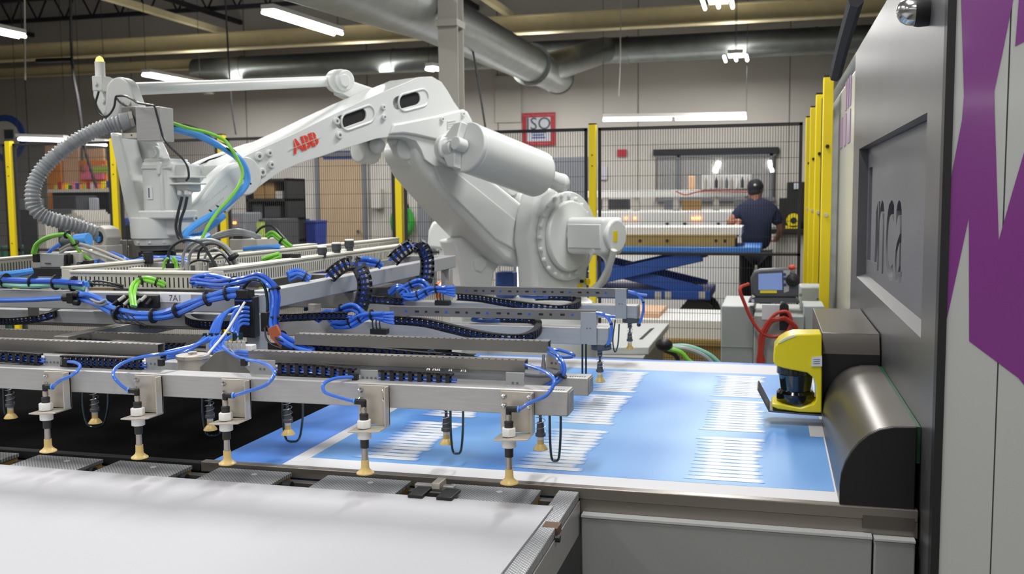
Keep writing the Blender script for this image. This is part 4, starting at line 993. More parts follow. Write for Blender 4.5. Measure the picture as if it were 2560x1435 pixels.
wb_(358, 397, 425, 404, Yn+.01, .13, 'motor_cap', bevel=.008)
wb_(388, 404, 402, 438, Yn-.012, .02, 'motor_rib'); wb_(396, 420, 410, 530, Yn-.008, .02, 'motor_rib')
wb_(352, 418, 432, 421, Yn-.004, .01, 'motor_seam', 'robot', .001)
wb_(422, 440, 474, 444, Yn, .12, 'cooling_fin', bevel=.002); wb_(422, 457, 474, 461, Yn, .12, 'cooling_fin', bevel=.002)
wb_(428, 410, 470, 480, Yn+.03, .1, 'connector_block', bevel=.01); wb_(440, 474, 452, 490, Yn+.02, .03, 'cable_gland'); wb_(458, 474, 470, 490, Yn+.02, .03, 'cable_gland')
wb_(366, 466, 381, 498, Yn-.003, .004, 'type_plate', 'label_white', .0); wb_(370, 470, 374, 494, Yn-.004, .002, 'print_line', 'robot_dark', 0)
# L bracket rising to the linkage plate
Yl = 3.5
lbr = [(272, 330), (300, 335), (312, 380), (325, 430), (338, 480), (345, 512), (350, 543), (440, 543), (446, 560), (446, 592), (332, 592), (322, 560), (310, 520), (300, 470), (288, 410), (278, 365)]
part(M().prism([aY(x, y, Yl-.05) for x, y in lbr], (0, .11, 0)), 'wrist_bracket', 'robot', rb, .012, 3)
part(M().prism([aY(x, y, Yl+.07) for x, y in ((296, 300), (375, 330), (392, 360), (410, 402), (330, 402), (305, 360))], (0, .06, 0)), 'wrist_web', 'robot', rb, .012, 3)
cc_ = aY(365, 381, Yl-.0); part(M().lathe((cc_.x, Yl+.07, cc_.z), [(.03, 0), (.03, .02), (.018, .022), (.018, .03)], 20, (0, -1, 0)), 'boss', 'robot', rb)
# triangular link plate with the long parallel rod
tri = []
cx0, cy0_, R0 = 296, 230, 38
for k in range(11): t = math.radians(185+k*15.5); tri.append((cx0+R0*.85*math.cos(t), cy0_+R0*math.sin(t)))
tri += [(345, 268), (348, 300), (330, 312), (275, 306), (262, 280)]
part(M().prism([aY(x, y, 3.42) for x, y in tri], (0, .06, 0)), 'link_plate', 'robot', rb, .008, 3)
for x, y in ((305, 257), (323, 258)): part(M().lathe(aY(x, y, 3.42), [(.008, 0), (.008, .006), (.003, .006)], 12, (0, -1, 0)), 'bolt', 'robot', rb)
part(M().prism([aY(x, y, 3.5) for x, y in ((230, 192), (262, 192), (272, 215), (275, 262), (258, 290), (245, 270), (232, 240))], (0, .06, 0)), 'link_bracket', 'robot', rb, .006, 3)
wb_(229, 190, 256, 226, 3.44, .06, 'beacon_bracket', bevel=.003)
for x, y in ((240, 209), (259, 253)): part(M().lathe(aY(x, y, 3.44 if x < 250 else 3.5), [(.008, 0), (.008, .008), (.003, .008)], 12, (0, -1, 0)), 'bolt', 'robot', rb)
R1 = aY(318, 223, 3.5); R2 = aR(830, 203, -.12)
part(M().tube([R1, R2], .026, 20), 'parallel_rod', 'robot', rb)
c = aR(838, 203, -.17); part(M().cyl(aR(840, 203, -.2), aR(853, 203, -.02), .058, n=28), 'rod_end', 'robot', rb, .008)
ncyl(857, 201, -.02, .01, .05, 'rod_boss'); ncyl(860, 201, .01, .02, .032, 'rod_boss')
rprism([(858, 178), (878, 200), (912, 212), (990, 238), (990, 300), (930, 300), (880, 250), (850, 235)], -.12, .06, 'elbow_link', bevel=.01)
# beacon
bc = thing('beacon_light', aY(251, 195, 3.47), 'small white beacon with glowing amber dome on the wrist linkage', 'lamp')
c = aY(251, 192, 3.47); t_ = aY(250, 155, 3.47).z
part(M().lathe((c.x, 3.47, 0), [(.02, c.z-.0), (.0195, t_-.004), (.021, t_)], 20), 'beacon_body', 'white', bc); part(M().lathe((c.x, 3.47, 0), [(.016, t_), (.016, t_+.008), (.011, t_+.018), (.003, t_+.023)], 16), 'beacon_dome', 'beacon', bc)
# steel junction box with the corrugated conduit
jb = thing('junction_box', aY(370, 350, 3.36), 'square stainless junction box on the robot wrist', 'box')
a, b = aY(338, 268, 3.33), aY(402, 352, 3.33)
part(M().box(a.x, b.x, 3.33, 3.42, b.z, a.z), 'box_body', 'alu', jb, .003)
a2, b2 = aY(310, 268, 3.38), aY(340, 346, 3.38); part(M().box(a2.x, a.x-.001, 3.36, 3.46, b2.z, a2.z), 'box_side', 'zinc', jb, .003)
part(M().box(a2.x+.005, a.x-.001, 3.352, 3.359, b2.z, b2.z+.02), 'label_strip', 'duct', jb)
for x, y in ((328, 274), (330, 338)): part(M().lathe(aY(x, y, 3.355), [(.004, 0), (.004, .004)], 8, (0, -1, 0)), 'screw', 'chrome', jb)
gl = aY(318, 307, 3.38)
hs = thing('corrugated_hose', aY(80, 490, 3.35), 'thick grey corrugated conduit looping from the wrist box down to the frame', 'hose')
HP = [(306, 306, 3.36), (270, 314, 3.33), (225, 333, 3.28), (175, 362, 3.24), (128, 400, 3.2), (95, 440, 3.17), (82, 480, 3.15), (88, 520, 3.15), (115, 543, 3.17), (155, 555, 3.2), (200, 568, 3.25), (240, 583, 3.3), (262, 592, 3.34)]
cl = spl([aY(x, y, Y) for x, y, Y in HP], 10)
# resample evenly, ridges every 11 mm
ln = [0]
for i in range(1, len(cl)): ln.append(ln[-1]+(cl[i]-cl[i-1]).length)
def at_len(s):
    for i in range(1, len(cl)):
        if ln[i] >= s: t = (s-ln[i-1])/max(ln[i]-ln[i-1], 1e-9); return cl[i-1].lerp(cl[i], t)
    return cl[-1]
st_ = .0034; n_ = int(ln[-1]/st_); pts = [at_len(i*st_) for i in range(n_+1)]
part(M().tube(pts, .03, 20, rs=[.0275+.0034*math.cos(i*st_/.0145*2*math.pi) for i in range(n_+1)]), 'conduit', 'grey_cable', hs, ang=80)
p0, p1 = cl[0], cl[3]; d = (p0-p1).normalized()
part(M().tube([p0-d*.005, p0+d*.03], .036, 24), 'conduit_nut', 'grey_cable', hs, .003); part(M().tube([p0+d*.03, p0+d*.045], .041, 8), 'conduit_gland', 'column', hs)
e0 = cl[-1]; oc = aY(262, 592, 3.32)
part(M().lathe(oc+V((.0, -.03, 0)), [(.044, 0), (.046, .01), (.046, .05), (.04, .07)], 8, (.3, 1, 0)), 'conduit_elbow', 'column', hs, .003)
part(M().lathe(oc+V((-.004, -.034, 0)), [(.024, 0), (.024, .006)], 20, (.3, 1, 0)), 'elbow_bore', 'loop', hs); part(M().lathe(oc+V((-.003, -.04, -.008)), [(.012, 0), (.012, .006)], 14, (.3, 1, 0)), 'inner_tube', 'sky', hs)
# thin wires on the linkage
def wire(pts, Y, r, m, label, cat='cable', grp=None, name='wire', ties=()):
    P = [aY(p[0], p[1], p[2] if len(p) > 2 else Y) for p in pts]
    return solo(M().tube(spl(P, 7), r, 8), name, m, label, cat, grp)
wire([(247, 228), (239, 262), (250, 285), (268, 290), (284, 270), (289, 245), (292, 240)], 3.4, .0045, 'dark_cable', 'thin dark wire looping down from the beacon')
wire([(292, 240), (312, 240), (332, 249), (345, 257), (372, 262), (386, 266), (392, 285), (400, 315), (410, 347), (430, 372), (455, 395), (468, 415), (472, 440), (465, 452)], 3.3, .0045, 'dark_cable', 'long thin dark wire from the link plate down over the junction box to the motor')
wire([(292, 246), (300, 256), (320, 268)], 3.38, .004, 'dark_cable', 'short dark wire curve over the link plate bolts')
wire([(455, 492), (446, 530), (440, 565), (445, 590), (455, 605)], 3.38, .006, 'dark_cable', 'left of the two dark cables under the motor block'); wire([(468, 492), (462, 520), (452, 550), (450, 580), (462, 608)], 3.37, .006, 'dark_cable', 'right of the two dark cables under the motor block')

# ---------------------------------------------------------------- blue and green supply hoses at the wrist
def rwire(pts, r, m, label, cat='hose', grp=None, name='hose', k=8):
    return solo(M().tube(spl([aR(x, y, o) for x, y, o in pts], k), r, 10), name, m, label, cat, grp)
bp = [(412, 317, .12), (450, 325, .16), (500, 340, .2), (550, 365, .23), (590, 390, .25), (612, 420, .26), (618, 450, .26), (608, 472, .26), (580, 500, .26), (545, 530, .26), (510, 550, .26), (480, 570, .26), (462, 588, .27), (468, 598, .27), (500, 598, .26), (520, 590, .24)]
bp = [(x, y, o) for x, y, o in bp]
rwire([(x, y, o+.0) for x, y, o in bp], .0148, 'sky', 'thick bright blue hose curving over the wrist link of the robot')
gp = [(408, 293, .1), (425, 305, .14), (470, 320, .18), (520, 332, .2), (560, 350, .22), (575, 368, .24), (592, 395, .25), (606, 430, .26), (598, 462, .27), (575, 495, .28), (552, 520, .28), (540, 535, .28), (522, 562, .29), (508, 590, .29), (500, 606, .29)]
rwire([(x, y, o+.035) for x, y, o in gp], .0068, 'green', 'bright green cable tied along the blue wrist hose', 'cable', name='cable')
rwire([(420, 316, .14), (460, 312, .18), (500, 325, .2), (540, 352, .22), (580, 372, .25), (606, 405, .26)], .005, 'dark_cable', 'thin dark cable running beside the blue wrist hose', 'cable', name='cable')
rwire([(470, 590, .2), (500, 585, .18), (530, 565, .17), (560, 540, .16)], .012, 'sky', 'second blue hose under the wrist link')
for x, y in ((572, 375), (617, 452), (552, 522), (534, 533)):
    c = aR(x, y, .24); solo(M().lathe(c, [(.024, -.003), (.024, .003)], 14, (.4, .3, .6)), 'cable_tie', 'black', {572: 'topmost', 617: 'second', 552: 'third', 534: 'lowest'}[x]+' black cable tie round the blue wrist hose', 'tie', 'cable ties on the wrist hose')
c = aR(408, 318, .11); solo(M().cyl(c-V((.03, 0, 0)), c+V((.02, 0, 0)), .018), 'hose_fitting', 'chrome', 'metal fitting where the blue hose leaves the junction box', 'fitting')

# ---------------------------------------------------------------- elbow joint, lower arm, gas cylinder
low = [(1056, 340), (1090, 334), (1130, 345), (1160, 372), (1195, 420), (1240, 455), (1290, 495), (1330, 528), (1358, 560), (1368, 600), (1360, 640), (1335, 664), (1300, 668), (1262, 652), (1215, 606), (1160, 548), (1110, 492), (1066, 440), (1046, 400), (1042, 365)]
rprism(low, .09, .27, 'lower_arm', bevel=.03, seg=4)
rprism([(1080, 400), (1130, 420), (1200, 475), (1290, 548), (1310, 600), (1295, 630), (1240, 600), (1170, 530), (1110, 470)], .1, .02, 'arm_rib', bevel=.01, seg=3)
ncyl(1110, 372, .05, .2, .105, 'elbow_boss', r2=.1); ncyl(1110, 372, .2, .235, .075, 'elbow_ring'); 
ncyl(1110, 369, .235, .3, .035, 'elbow_shaft', bevel=.004); ncyl(1110, 369, .24, .255, .052, 'elbow_ring')
ncyl(985, 385, -.15, .02, .075, 'elbow_motor'); ncyl(1000, 372, -.02, .03, .06, 'elbow_boss')
c1 = aR(955, 372, -.06); part(M().cyl(aR(935, 378, -.1), aR(895, 375, -.1), .068, n=24), 'elbow_motor', 'robot', rb, .012); part(M().ball(aR(943, 364, .0), .04, 16), 'ball_stud', 'robot', rb)
rprism([(985, 345), (1050, 340), (1085, 352), (1078, 400), (1060, 418), (1030, 402), (1005, 385)], .02, .08, 'elbow_web', bevel=.02)
# gas cylinder with hexagonal front clamp
G0, G1 = aR(1172, 370, .34), aR(1345, 436, .34); gd_ = (G1-G0).normalized()
part(M().cyl(G0, G1, .128, n=40), 'gas_cylinder', 'robot', rb, .012)
part(M().cyl(G0-gd_*.025, G0, .13, n=40), 'cylinder_cap', 'robot', rb, .006)
part(M().tube([G1, G1+gd_*.2], .05, 24), 'piston_rod', 'robot', rb, .006); part(M().tube([G1-gd_*.002, G1+gd_*.02], .058, 24), 'rod_collar', 'robot_dark', rb)
part(M().ball(G1+gd_*.2, .055, 18), 'rod_eye', 'robot', rb)
fc = G0-gd_*.026; side = gd_.cross(V((0, 0, 1))).normalized(); upv = side.cross(gd_)
hexp = [fc+side*sx*.05+upv*sz for sx, sz in ((-2.1, -.05), (-1.1, -.112), (-.1, -.118), (-.5, 0), (-.1, .118), (-1.1, .112), (-2.1, .05))]
part(M().prism(hexp, -gd_*.05), 'clamp_block', 'robot', rb, .005)
part(M().cyl(fc-gd_*.01, fc-gd_*.075, .034, n=20), 'clamp_stud', 'robot', rb, .004)
part(M().cyl(aR(1128, 368, .3), fc-gd_*.03-side*.06, .034, n=20), 'clamp_arm', 'robot', rb)
# second cylinder behind
H0, H1 = aR(1240, 440, -.12), aR(1352, 520, -.12)
part(M().tube([H0, H1], .05, 20), 'rear_rod', 'robot', rb)
rprism([(1215, 455), (1235, 440), (1262, 455), (1280, 480), (1290, 515), (1300, 540), (1270, 540), (1240, 500)], -.12, .07, 'rear_link', bevel=.012)
ncyl(1262, 468, -.12, -.05, .05, 'rear_boss'); ncyl(1290, 500, -.1, -.03, .045, 'rear_boss')
# shoulder: turret cheek, big gear disc, motor
cheek = [(1348, 482), (1366, 470), (1386, 468), (1402, 482), (1440, 486), (1462, 505), (1474, 550), (1474, 620), (1470, 700), (1476, 790), (1490, 905), (1335, 905), (1342, 800), (1338, 720), (1334, 650), (1326, 600), (1332, 540)]
rprism(cheek, .24, .14, 'turret_cheek', bevel=.03, seg=4)
rprism([(1352, 548), (1372, 548), (1380, 556), (1378, 572), (1366, 576), (1352, 572)], .242, .01, 'cheek_pocket', 'robot_dark', .003)
ncyl(1412, 590, .24, .275, .26, 'gear_disc', n=44, bevel=.008); ncyl(1418, 590, .275, .31, .205, 'gear_cover', n=44, bevel=.01)
c = aR(1412, 590, .275); u_ = RD; v_ = V((0, 0, 1))
bm_ = None
for k in range(22):
    a = 2*math.pi*k/22; p_ = c+u_*.235*math.cos(a)+v_*.235*math.sin(a)
    mb = M().lathe(p_, [(.013, 0), (.013, .014), (.008, .018)], 10, RN); part(mb, 'disc_bolt', 'robot', rb)
m0, m1 = aR(1440, 588, .31), aR(1440, 588, .31)+RN*.275
mz = .105
part(M().ob((m0+m1)/2, (m1-m0)/2, RD*.1, V((0, 0, .105))), 'shoulder_motor', 'robot', rb, .03, 4)
part(M().ob((m0+m1)/2+RD*-.103, (m1-m0)*.42, RD*.006, V((0, 0, .068))), 'motor_cover', 'robot', rb, .004)
part(M().cyl(m1-RN*.02, m1+RN*.02, .096, n=28), 'motor_end', 'robot', rb, .012, 3)
part(M().ob(m1+RN*.021-RD*.02+V((0, 0, .0)), RN*.001, RD*.02, V((0, 0, .03))), 'warning_label', 'yellow', rb)
part(M().cyl(m0+RN*.06-RD*.06, m0+RN*.0-RD*.06-V((0, 0, 0)), .03, n=16), 'motor_neck', 'robot', rb)
for x, y, m_, r_ in ((1447, 668, 'black', .022), (1452, 703, 'black', .01), (1466, 704, 'yellow', .02), (1448, 715, 'yellow', .016)): ncyl(x, y, .242, .258, r_, 'cheek_fitting', m_, 16, bevel=0)
# cables of the motor
solo(M().tube(spl([aR(1478, 628, .5), aR(1505, 632, .52), aR(1522, 660, .5), aR(1510, 700, .46), aR(1478, 728, .4)]), .022, 10), 'motor_cable', 'robot', 'thick pale cable bowing out right of the shoulder motor', 'cable')
solo(M().tube(spl([aR(1535, 625, .62), aR(1525, 660, .58), aR(1505, 700, .5), aR(1480, 735, .42)]), .018, 10), 'motor_cable', 'robot', 'straight pale cable dropping from the end of the shoulder motor', 'cable')
# turret left side
leg = [(1130, 600), (1175, 590), (1215, 612), (1250, 640), (1262, 652), (1238, 680), (1232, 720), (1236, 790), (1255, 905), (1160, 905), (1160, 800), (1158, 720), (1150, 660)]
rprism(leg, -.05, .12, 'turret_leg', bevel=.02, seg=3)
rprism([(1184, 650), (1206, 640), (1220, 650), (1216, 668), (1204, 682), (1190, 676)], -.04, .03, 'leg_boss', bevel=.008)
a, b = aY(1068, 562, 5.9), aY(1150, 622, 5.9)
part(M().prism([aY(x, y, 5.9) for x, y in ((1066, 620), (1070, 575), (1080, 553), (1150, 548), (1150, 624), (1100, 624))], (0, .3, 0)), 'turret_motor', 'robot', rb, .02, 3)
part(M().box(aY(1095, 622, 5.9).x, aY(1152, 640, 5.9).x, 5.92, 6.2, aY(1100, 642, 5.9).z, aY(1100, 624, 5.9).z), 'motor_flange', 'robot', rb, .005)
cB = aR(1345, 760, .05); part(M().lathe((cB.x, cB.y, 0), [(.36, .62), (.36, .9), (.33, .98), (.3, 1.0)], 36), 'turret_base', 'robot', rb, .01)
solo(M().box(cB.x-.25, cB.x-.14, cB.y-.05, cB.y+.06, 1.002, 1.16), 'fluid_can', 'sign_blue', 'blue and white can standing between the robot legs', 'can', bevel=.01)
solo(M().lathe((aY(1112, 745, 5.0).x, 5.0, 0), [(.05, aY(1112, 745, 5.0).z), (.052, aY(1112, 712, 5.0).z), (.04, aY(1112, 706, 5.0).z), (.02, aY(1112, 700, 5.0).z)], 20), 'bottle', 'bottle', 'orange bottle glowing behind the gripper, left of the robot leg', 'bottle')
# ================================================================ vacuum gripper frame
gr = thing('vacuum_gripper', (-1.9, 3.2, .955), 'wide aluminium vacuum gripper frame with rows of suction cups hanging over the tables', 'gripper')
def G(mb, name, m, bevel=0, parent=None, **k): return part(mb, name, m, parent or gr, bevel, **k)
GX = -3.6
# four cup beams
beams = {1: (2.12, 2.18, GX, -.437, 1.108, 1.166), 2: (2.375, 2.435, GX, -.437, 1.104, 1.15), 3: (3.31, 3.38, -1.85, -.538, 1.09, 1.151), 4: (4.07, 4.14, -1.85, -.54, 1.09, 1.146)}
for k, (ya, yb, xa, xb, za, zb) in beams.items():
    b = G(M().box(xa, xb, ya, yb, za, zb), 'cup_beam', 'alu', .003)
    G(M().box(xb, xb+.002, ya+.004, yb-.004, za+.004, zb-.004), 'beam_cap', 'alu_side', .001)
    if k < 3: 
        for j in range(7): x = xb-.05+.006*j; G(M().box(x, x+.003, ya+.01, ya+.02, zb, zb+.0006), 'stamp_mark', 'mid_grey')
# rear plate above beam 1 (the tall pale panel)
a, b = aY(1175, 925, 2.22), aY(1262, 985, 2.22)
G(M().box(aY(700, 900, 2.22).x, aY(1312, 985, 2.22).x, 2.215, 2.222, 1.166, 1.19), 'stiffener', 'alu_side')
# perforated channels (rails) over the beams
def rail(x0, x1, y, z0, z1, d=.03, side=False):
    r = G(M().box(x0, x1, y, y+.002, z0, z1).box(x0, x1, y, y+d, z1-.002, z1).box(x0, x1, y+d-.002, y+d, z0, z1), 'channel', 'zinc', .0008)
    n = int((x1-x0)/.0165)
    if not side:
        dots = M()
        for i in range(n):
            x = x0+.008+i*.0165; dots.box(x, x+.004, y+.003, y+.010, z1, z1+.0006)
        G(dots, 'slot_row', 'slot', parent=r, kind='stuff', smooth=False)
    else:
        zc = (z0+z1)/2
        for i in range(int((x1-x0-.1)/.0385)):
            x = x0+.06+i*.0385; wd = .016 if i % 2 else .009
            G(M().box(x, x+wd, y-.0006, y+.001, zc-.0038, zc+.0038), 'slot', 'slot' if i % 4 else 'blue_deep', parent=r, smooth=False)
    return r
rail(-1.283, -.557, 2.20, 1.193, 1.219); rail(GX, -1.547, 2.20, 1.198, 1.227)
rail(-1.283, -.557, 2.45, 1.198, 1.228)
rail(GX, -1.6, 2.55, 1.168, 1.198)
rail(-1.345, -.582, 3.305, 1.177, 1.211, side=True); rail(-1.353, -.583, 4.06, 1.181, 1.216, side=True)
def plate(x0, x1, y, z0, z1, n=0, nm='mount_plate', m='alu_side', t=.003):
    p = G(M().box(x0, x1, y-t, y, z0, z1), nm, m, .0008)
    for i in range(n):
        x = (x0+x1)/2+(i-(n-1)/2)*.011; G(M().lathe((x, y-t, (z0+z1)/2), [(.003, 0), (.003, .001), (.0018, .001)], 10, (0, -1, 0)), 'screw', 'mid_grey', parent=p)
    return p
P1 = lambda x, y: aY(x, y, 2.17)
for x0, x1, y0, y1, n in ((625, 690, 898, 946, 2), (365, 403, 888, 930, 2), (1265, 1312, 930, 984, 2), (113, 153, 888, 922, 4), (902, 947, 924, 964, 4)):
    a, b = P1(x0, y0), P1(x1, y1); plate(a.x, b.x, 2.17, b.z, a.z, n)
for x0, x1, y, y0, y1 in ((1452, 1492, 3.30, 780, 862), (1538, 1566, 4.055, 722, 797)):
    a, b = aY(x0, y0, y), aY(x1, y1, y); plate(a.x, b.x, y, b.z, a.z, 2)
a, b = aY(1377, 895, 2.44), aY(1405, 930, 2.44); plate(a.x-.012, b.x, 2.44, b.z, a.z+.01, 2, 'mount_plate', 'bracket')
a, b = aY(1340, 890, 2.44), aY(1373, 950, 2.44)
# carriage plates / discs near the right end of row 2
dc = aY(1345, 950, 2.36); G(M().lathe((dc.x, 2.39, 1.152), [(.05, 0), (.052, .006), (.05, .01)], 32), 'swivel_disc', 'mid_grey', .001); G(M().lathe((dc.x+.01, 2.38, 1.16), [(.006, 0), (.006, .02), (.004, .03), (.004, .045)], 12), 'swivel_bolt', 'chrome')
dc = aY(483, 925, 2.3); G(M().lathe((dc.x, 2.30, 1.13), [(.04, 0), (.04, .045), (.044, .046), (.044, .056), (.012, .057), (.012, .064)], 28), 'suspension_drum', 'bracket', .001)

# suction units of the front row
def front_unit(x, side, px_l, px_r):
    y = 2.085
    br = G(M().box(x-.026, x+.052, 2.112, 2.118, 1.068, 1.162), 'cup_bracket', 'bracket', .001)
    G(M().prism([(x-.03, 2.118, 1.062), (x+.052, 2.118, 1.068), (x+.05, 2.118, 1.064), (x+.0, 2.118, 1.059), (x-.03, 2.118, 1.059)], (0, -.062, 0)), 'bracket_foot', 'bracket', .001, br)
    G(M().box(x+.049, x+.052, 2.09, 2.118, 1.068, 1.162), 'bracket_flange', 'bracket', .0005, br)
    for bx_, bz in ((-.018, 1.15), (.042, 1.15), (-.018, 1.128), (.042, 1.128)):
        G(M().lathe((x+bx_, 2.112, bz), [(.0065, 0), (.0065, .004), (.0035, .006), (.003, .009)], 6, (0, -1, 0)), 'bolt', 'chrome', parent=br)
    u = G(M().lathe((x, y, 0), [(.0165, .9555), (.0172, .956), (.0212, .957), (.0208, .9595), (.0155, .9635), (.0108, .968), (.0096, .973), (.0092, .990)], 24), 'suction_cup', 'amber_cup')
    G(M().lathe((x, y, 0), [(.0082, .988), (.0075, 1.0), (.0072, 1.022)], 18), 'tube', 'tube_steel', parent=u)
    G(M().lathe((x, y, 0), [(.0098, 1.018), (.01, 1.019), (.0102, 1.042)], 18), 'black_sleeve', 'sleeve', parent=u)
    G(M().lathe((x, y, 0), [(.0155, 1.040), (.0165, 1.041), (.0165, 1.0555), (.017, 1.0575)], 20), 'lower_nut', 'nylon', .001, u)
    G(M().lathe((x, y, 0), [(.0175, 1.066), (.0175, 1.083), (.0165, 1.085), (.011, 1.0855)], 6), 'upper_nut', 'nylon', .0012, u)
    G(M().lathe((x, y, 0), [(.0098, 1.084), (.0105, 1.086), (.0098, 1.088), (.0105, 1.090), (.0098, 1.092), (.0105, 1.094), (.0105, 1.099), (.006, 1.101)], 16), 'threaded_top', 'sleeve', parent=u)
    G(M().lathe((x, y, 0), [(.0062, 1.100), (.0075, 1.106), (.0072, 1.115), (.0062, 1.116)], 12), 'clear_fitting', 'tube_steel', parent=u)
    G(M().lathe((x, y, 0), [(.0068, 1.114), (.0068, 1.124), (.007, 1.13), (.005, 1.133)], 12), 'elbow_body', 'black', parent=u)
    G(M().tube([(x-side*.003, y, 1.127), (x+side*.021, y, 1.1275)], .0068, 14), 'elbow_arm', 'black', parent=u)
    G(M().tube([(x+side*.021, y, 1.1275), (x+side*.0245, y, 1.1275)], .0074, 14), 'release_collar', 'sky', parent=u)
    return V((x+side*.0245, y, 1.1275))
FU = []
for x, s_ in ((-1.804, 1), (-1.531, -1), (-1.283, 1), (-.918, -1), (-.566, 1)): FU.append(front_unit(x, s_, 0, 0))
# spring units of the rows behind
def spring_unit(x, y, zt, disc=False, z0=.955, long=False):
    u = G(M().lathe((x, y, z0), [(.016, .0005), (.0195, .001), (.018, .0045), (.0125, .012), (.0088, .0155), (.0086, .028)], 22), 'suction_cup', 'amber_cup')
    G(M().lathe((x, y, z0), [(.0088, .027), (.0088, .034)], 16), 'cup_neck', 'white', parent=u)
    G(M().lathe((x, y, z0), [(.009, .034), (.0135, .036), (.0135, .043), (.0105, .045), (.0095, .06), (.0085, .072), (.004, .073), (.004, .09), (.0085, .091), (.009, zt-z0)], 18), 'spring_plunger', 'sleeve_grey', parent=u)
    zz = [V((x+.0125*math.cos(t), y+.0125*math.sin(t), z0+.046+(zt-z0-.046)*t/(2*math.pi*7))) for t in [i*.42 for i in range(int(2*math.pi*7/.42)+1)]]
    G(M().tube(zz, .0009, 5), 'spring', 'spring', parent=u)
    if disc:
        G(M().lathe((x+.005, y, zt-.022), [(.034, 0), (.036, .003), (.036, .02), (.03, .022)], 28), 'disc_plate', 'tp_grey', .001, u)
    return u
for x in (-2.2, -1.904, -1.524, -1.282, -.821, -.566): spring_unit(x, 2.335+.06, 1.106)
spring_unit(-.575, 3.345, 1.092, True); spring_unit(-.576, 4.10, 1.092, True); spring_unit(-1.2, 3.345, 1.092, True); spring_unit(-1.2, 4.10, 1.092, True)
# black drop loops beside the spring units
def tube_px(pts, r, m, name='hose', Y=None, k=7, n=10, parent=None):
    P = [aY(p[0], p[1], p[2] if len(p) > 2 else Y) for p in pts]
    return G(M().tube(spl(P, k), r, n), name, m, parent=parent)
for xa, xb, yb, yt, Y in ((8, 28, 1040, 968, 2.4), (206, 270, 1068, 972, 2.4), (505, 560, 1090, 985, 2.4), (706, 757, 1104, 1000, 2.4), (1126, 1158, 1134, 1022, 2.38), (1374, 1402, 1152, 1038, 2.38)):
    xm = (xa+xb)/2; tube_px([(xa, yt), (xa+1, yt+(yb-yt)*.5), (xa+(xm-xa)*.35, yb-8), (xm, yb), (xb-(xb-xm)*.35, yb-8), (xb-1, yt+(yb-yt)*.5), (xb, yt)], .0032, 'loop', 'drop_loop', Y)
for x in (1456, 1465): tube_px([(x, 860), (x, 935)], .003, 'loop', 'drop_tube', 2.9)
tube_px([(1538, 800), (1532, 850), (1537, 880), (1545, 860), (1548, 810)], .003, 'loop', 'drop_loop', 3.9)

# main box frame
cx0 = -1.48; cyf = 2.61; zt = 1.318
G(M().box(GX, cx0, cyf, cyf+.05, 1.262, zt), 'frame_front', 'alu_side', .003)
G(M().box(cx0-.05, cx0, cyf+.05, 4.5, 1.268, zt+.008), 'frame_side', 'alu_side', .003)
G(M().box(GX, cx0-.05, 4.45, 4.5, 1.268, zt+.008), 'frame_back', 'alu_side', .003)
G(M().box(-2.95, -2.9, cyf+.05, 4.45, 1.268, zt), 'frame_side', 'alu_side', .003)
G(M().box(cx0-.045, cx0-.0, cyf-.002, cyf+.045, 1.13, 1.262), 'corner_post', 'alu', .003)
G(M().box(cx0-.045, cx0, 4.4, 4.45, 1.1, 1.268), 'corner_post', 'alu', .003)
G(M().box(GX, cx0-.06, 2.78, 2.84, 1.19, 1.235), 'cross_beam', 'alu_side', .003)
G(M().box(GX, cx0-.1, 2.50, 2.53, 1.135, 1.165), 'cross_beam', 'zinc', .002)
G(M().box(GX, cx0-.3, 2.86, 2.95, 1.17, 1.23), 'cross_beam', 'zinc', .002)
G(M().box(cx0-.6, cx0-.55, 2.45, 4.45, 1.15, 1.2), 'long_beam', 'zinc', .002)
G(M().box(-2.5, cx0, 3.3, 3.36, 1.2, 1.262), 'cross_beam', 'zinc', .003); G(M().box(-2.5, cx0, 4.05, 4.11, 1.2, 1.262), 'cross_beam', 'zinc', .003)
for yy in (2.66, 3.36, 4.12): G(M().box(cx0-.02, -1.0, yy, yy+.05, 1.09, 1.13), 'slide_beam', 'alu', .002)
# wrist mounting plates
z_ = 1.40
G(M().box(-2.75, -2.05, 3.4, 3.75, 1.335, 1.345), 'mount_deck', 'zinc', .002)
a, b = aY(285, 600, 3.42), aY(350, 645, 3.42)
G(M().box(aY(240, 610, 3.42).x, aY(318, 640, 3.42).x, 3.42, 3.43, 1.345, aY(300, 600, 3.42).z), 'clamp_plate', 'zinc', .002)
G(M().box(aY(320, 610, 3.44).x, aY(352, 640, 3.44).x, 3.44, 3.45, 1.345, aY(335, 600, 3.44).z), 'clamp_plate', 'zinc', .002)
for x in (288, 405, 425, 378, 358): c = aY(x, 632, 3.40); G(M().lathe((c.x, 3.40, 1.345), [(.016, 0), (.012, .02), (.02, .022), (.02, .036)], 12), 'star_knob', 'black', .001)
G(M().lathe((WC.x, WC.y, 1.345), [(.12, 0), (.12, .02), (.075, .03), (.075, .05)], 28), 'quick_flange', 'black_soft', .002)
G(M().box(-2.8, -1.8, 3.2, 3.24, 1.33, 1.37), 'deck_bar', 'alu', .002)

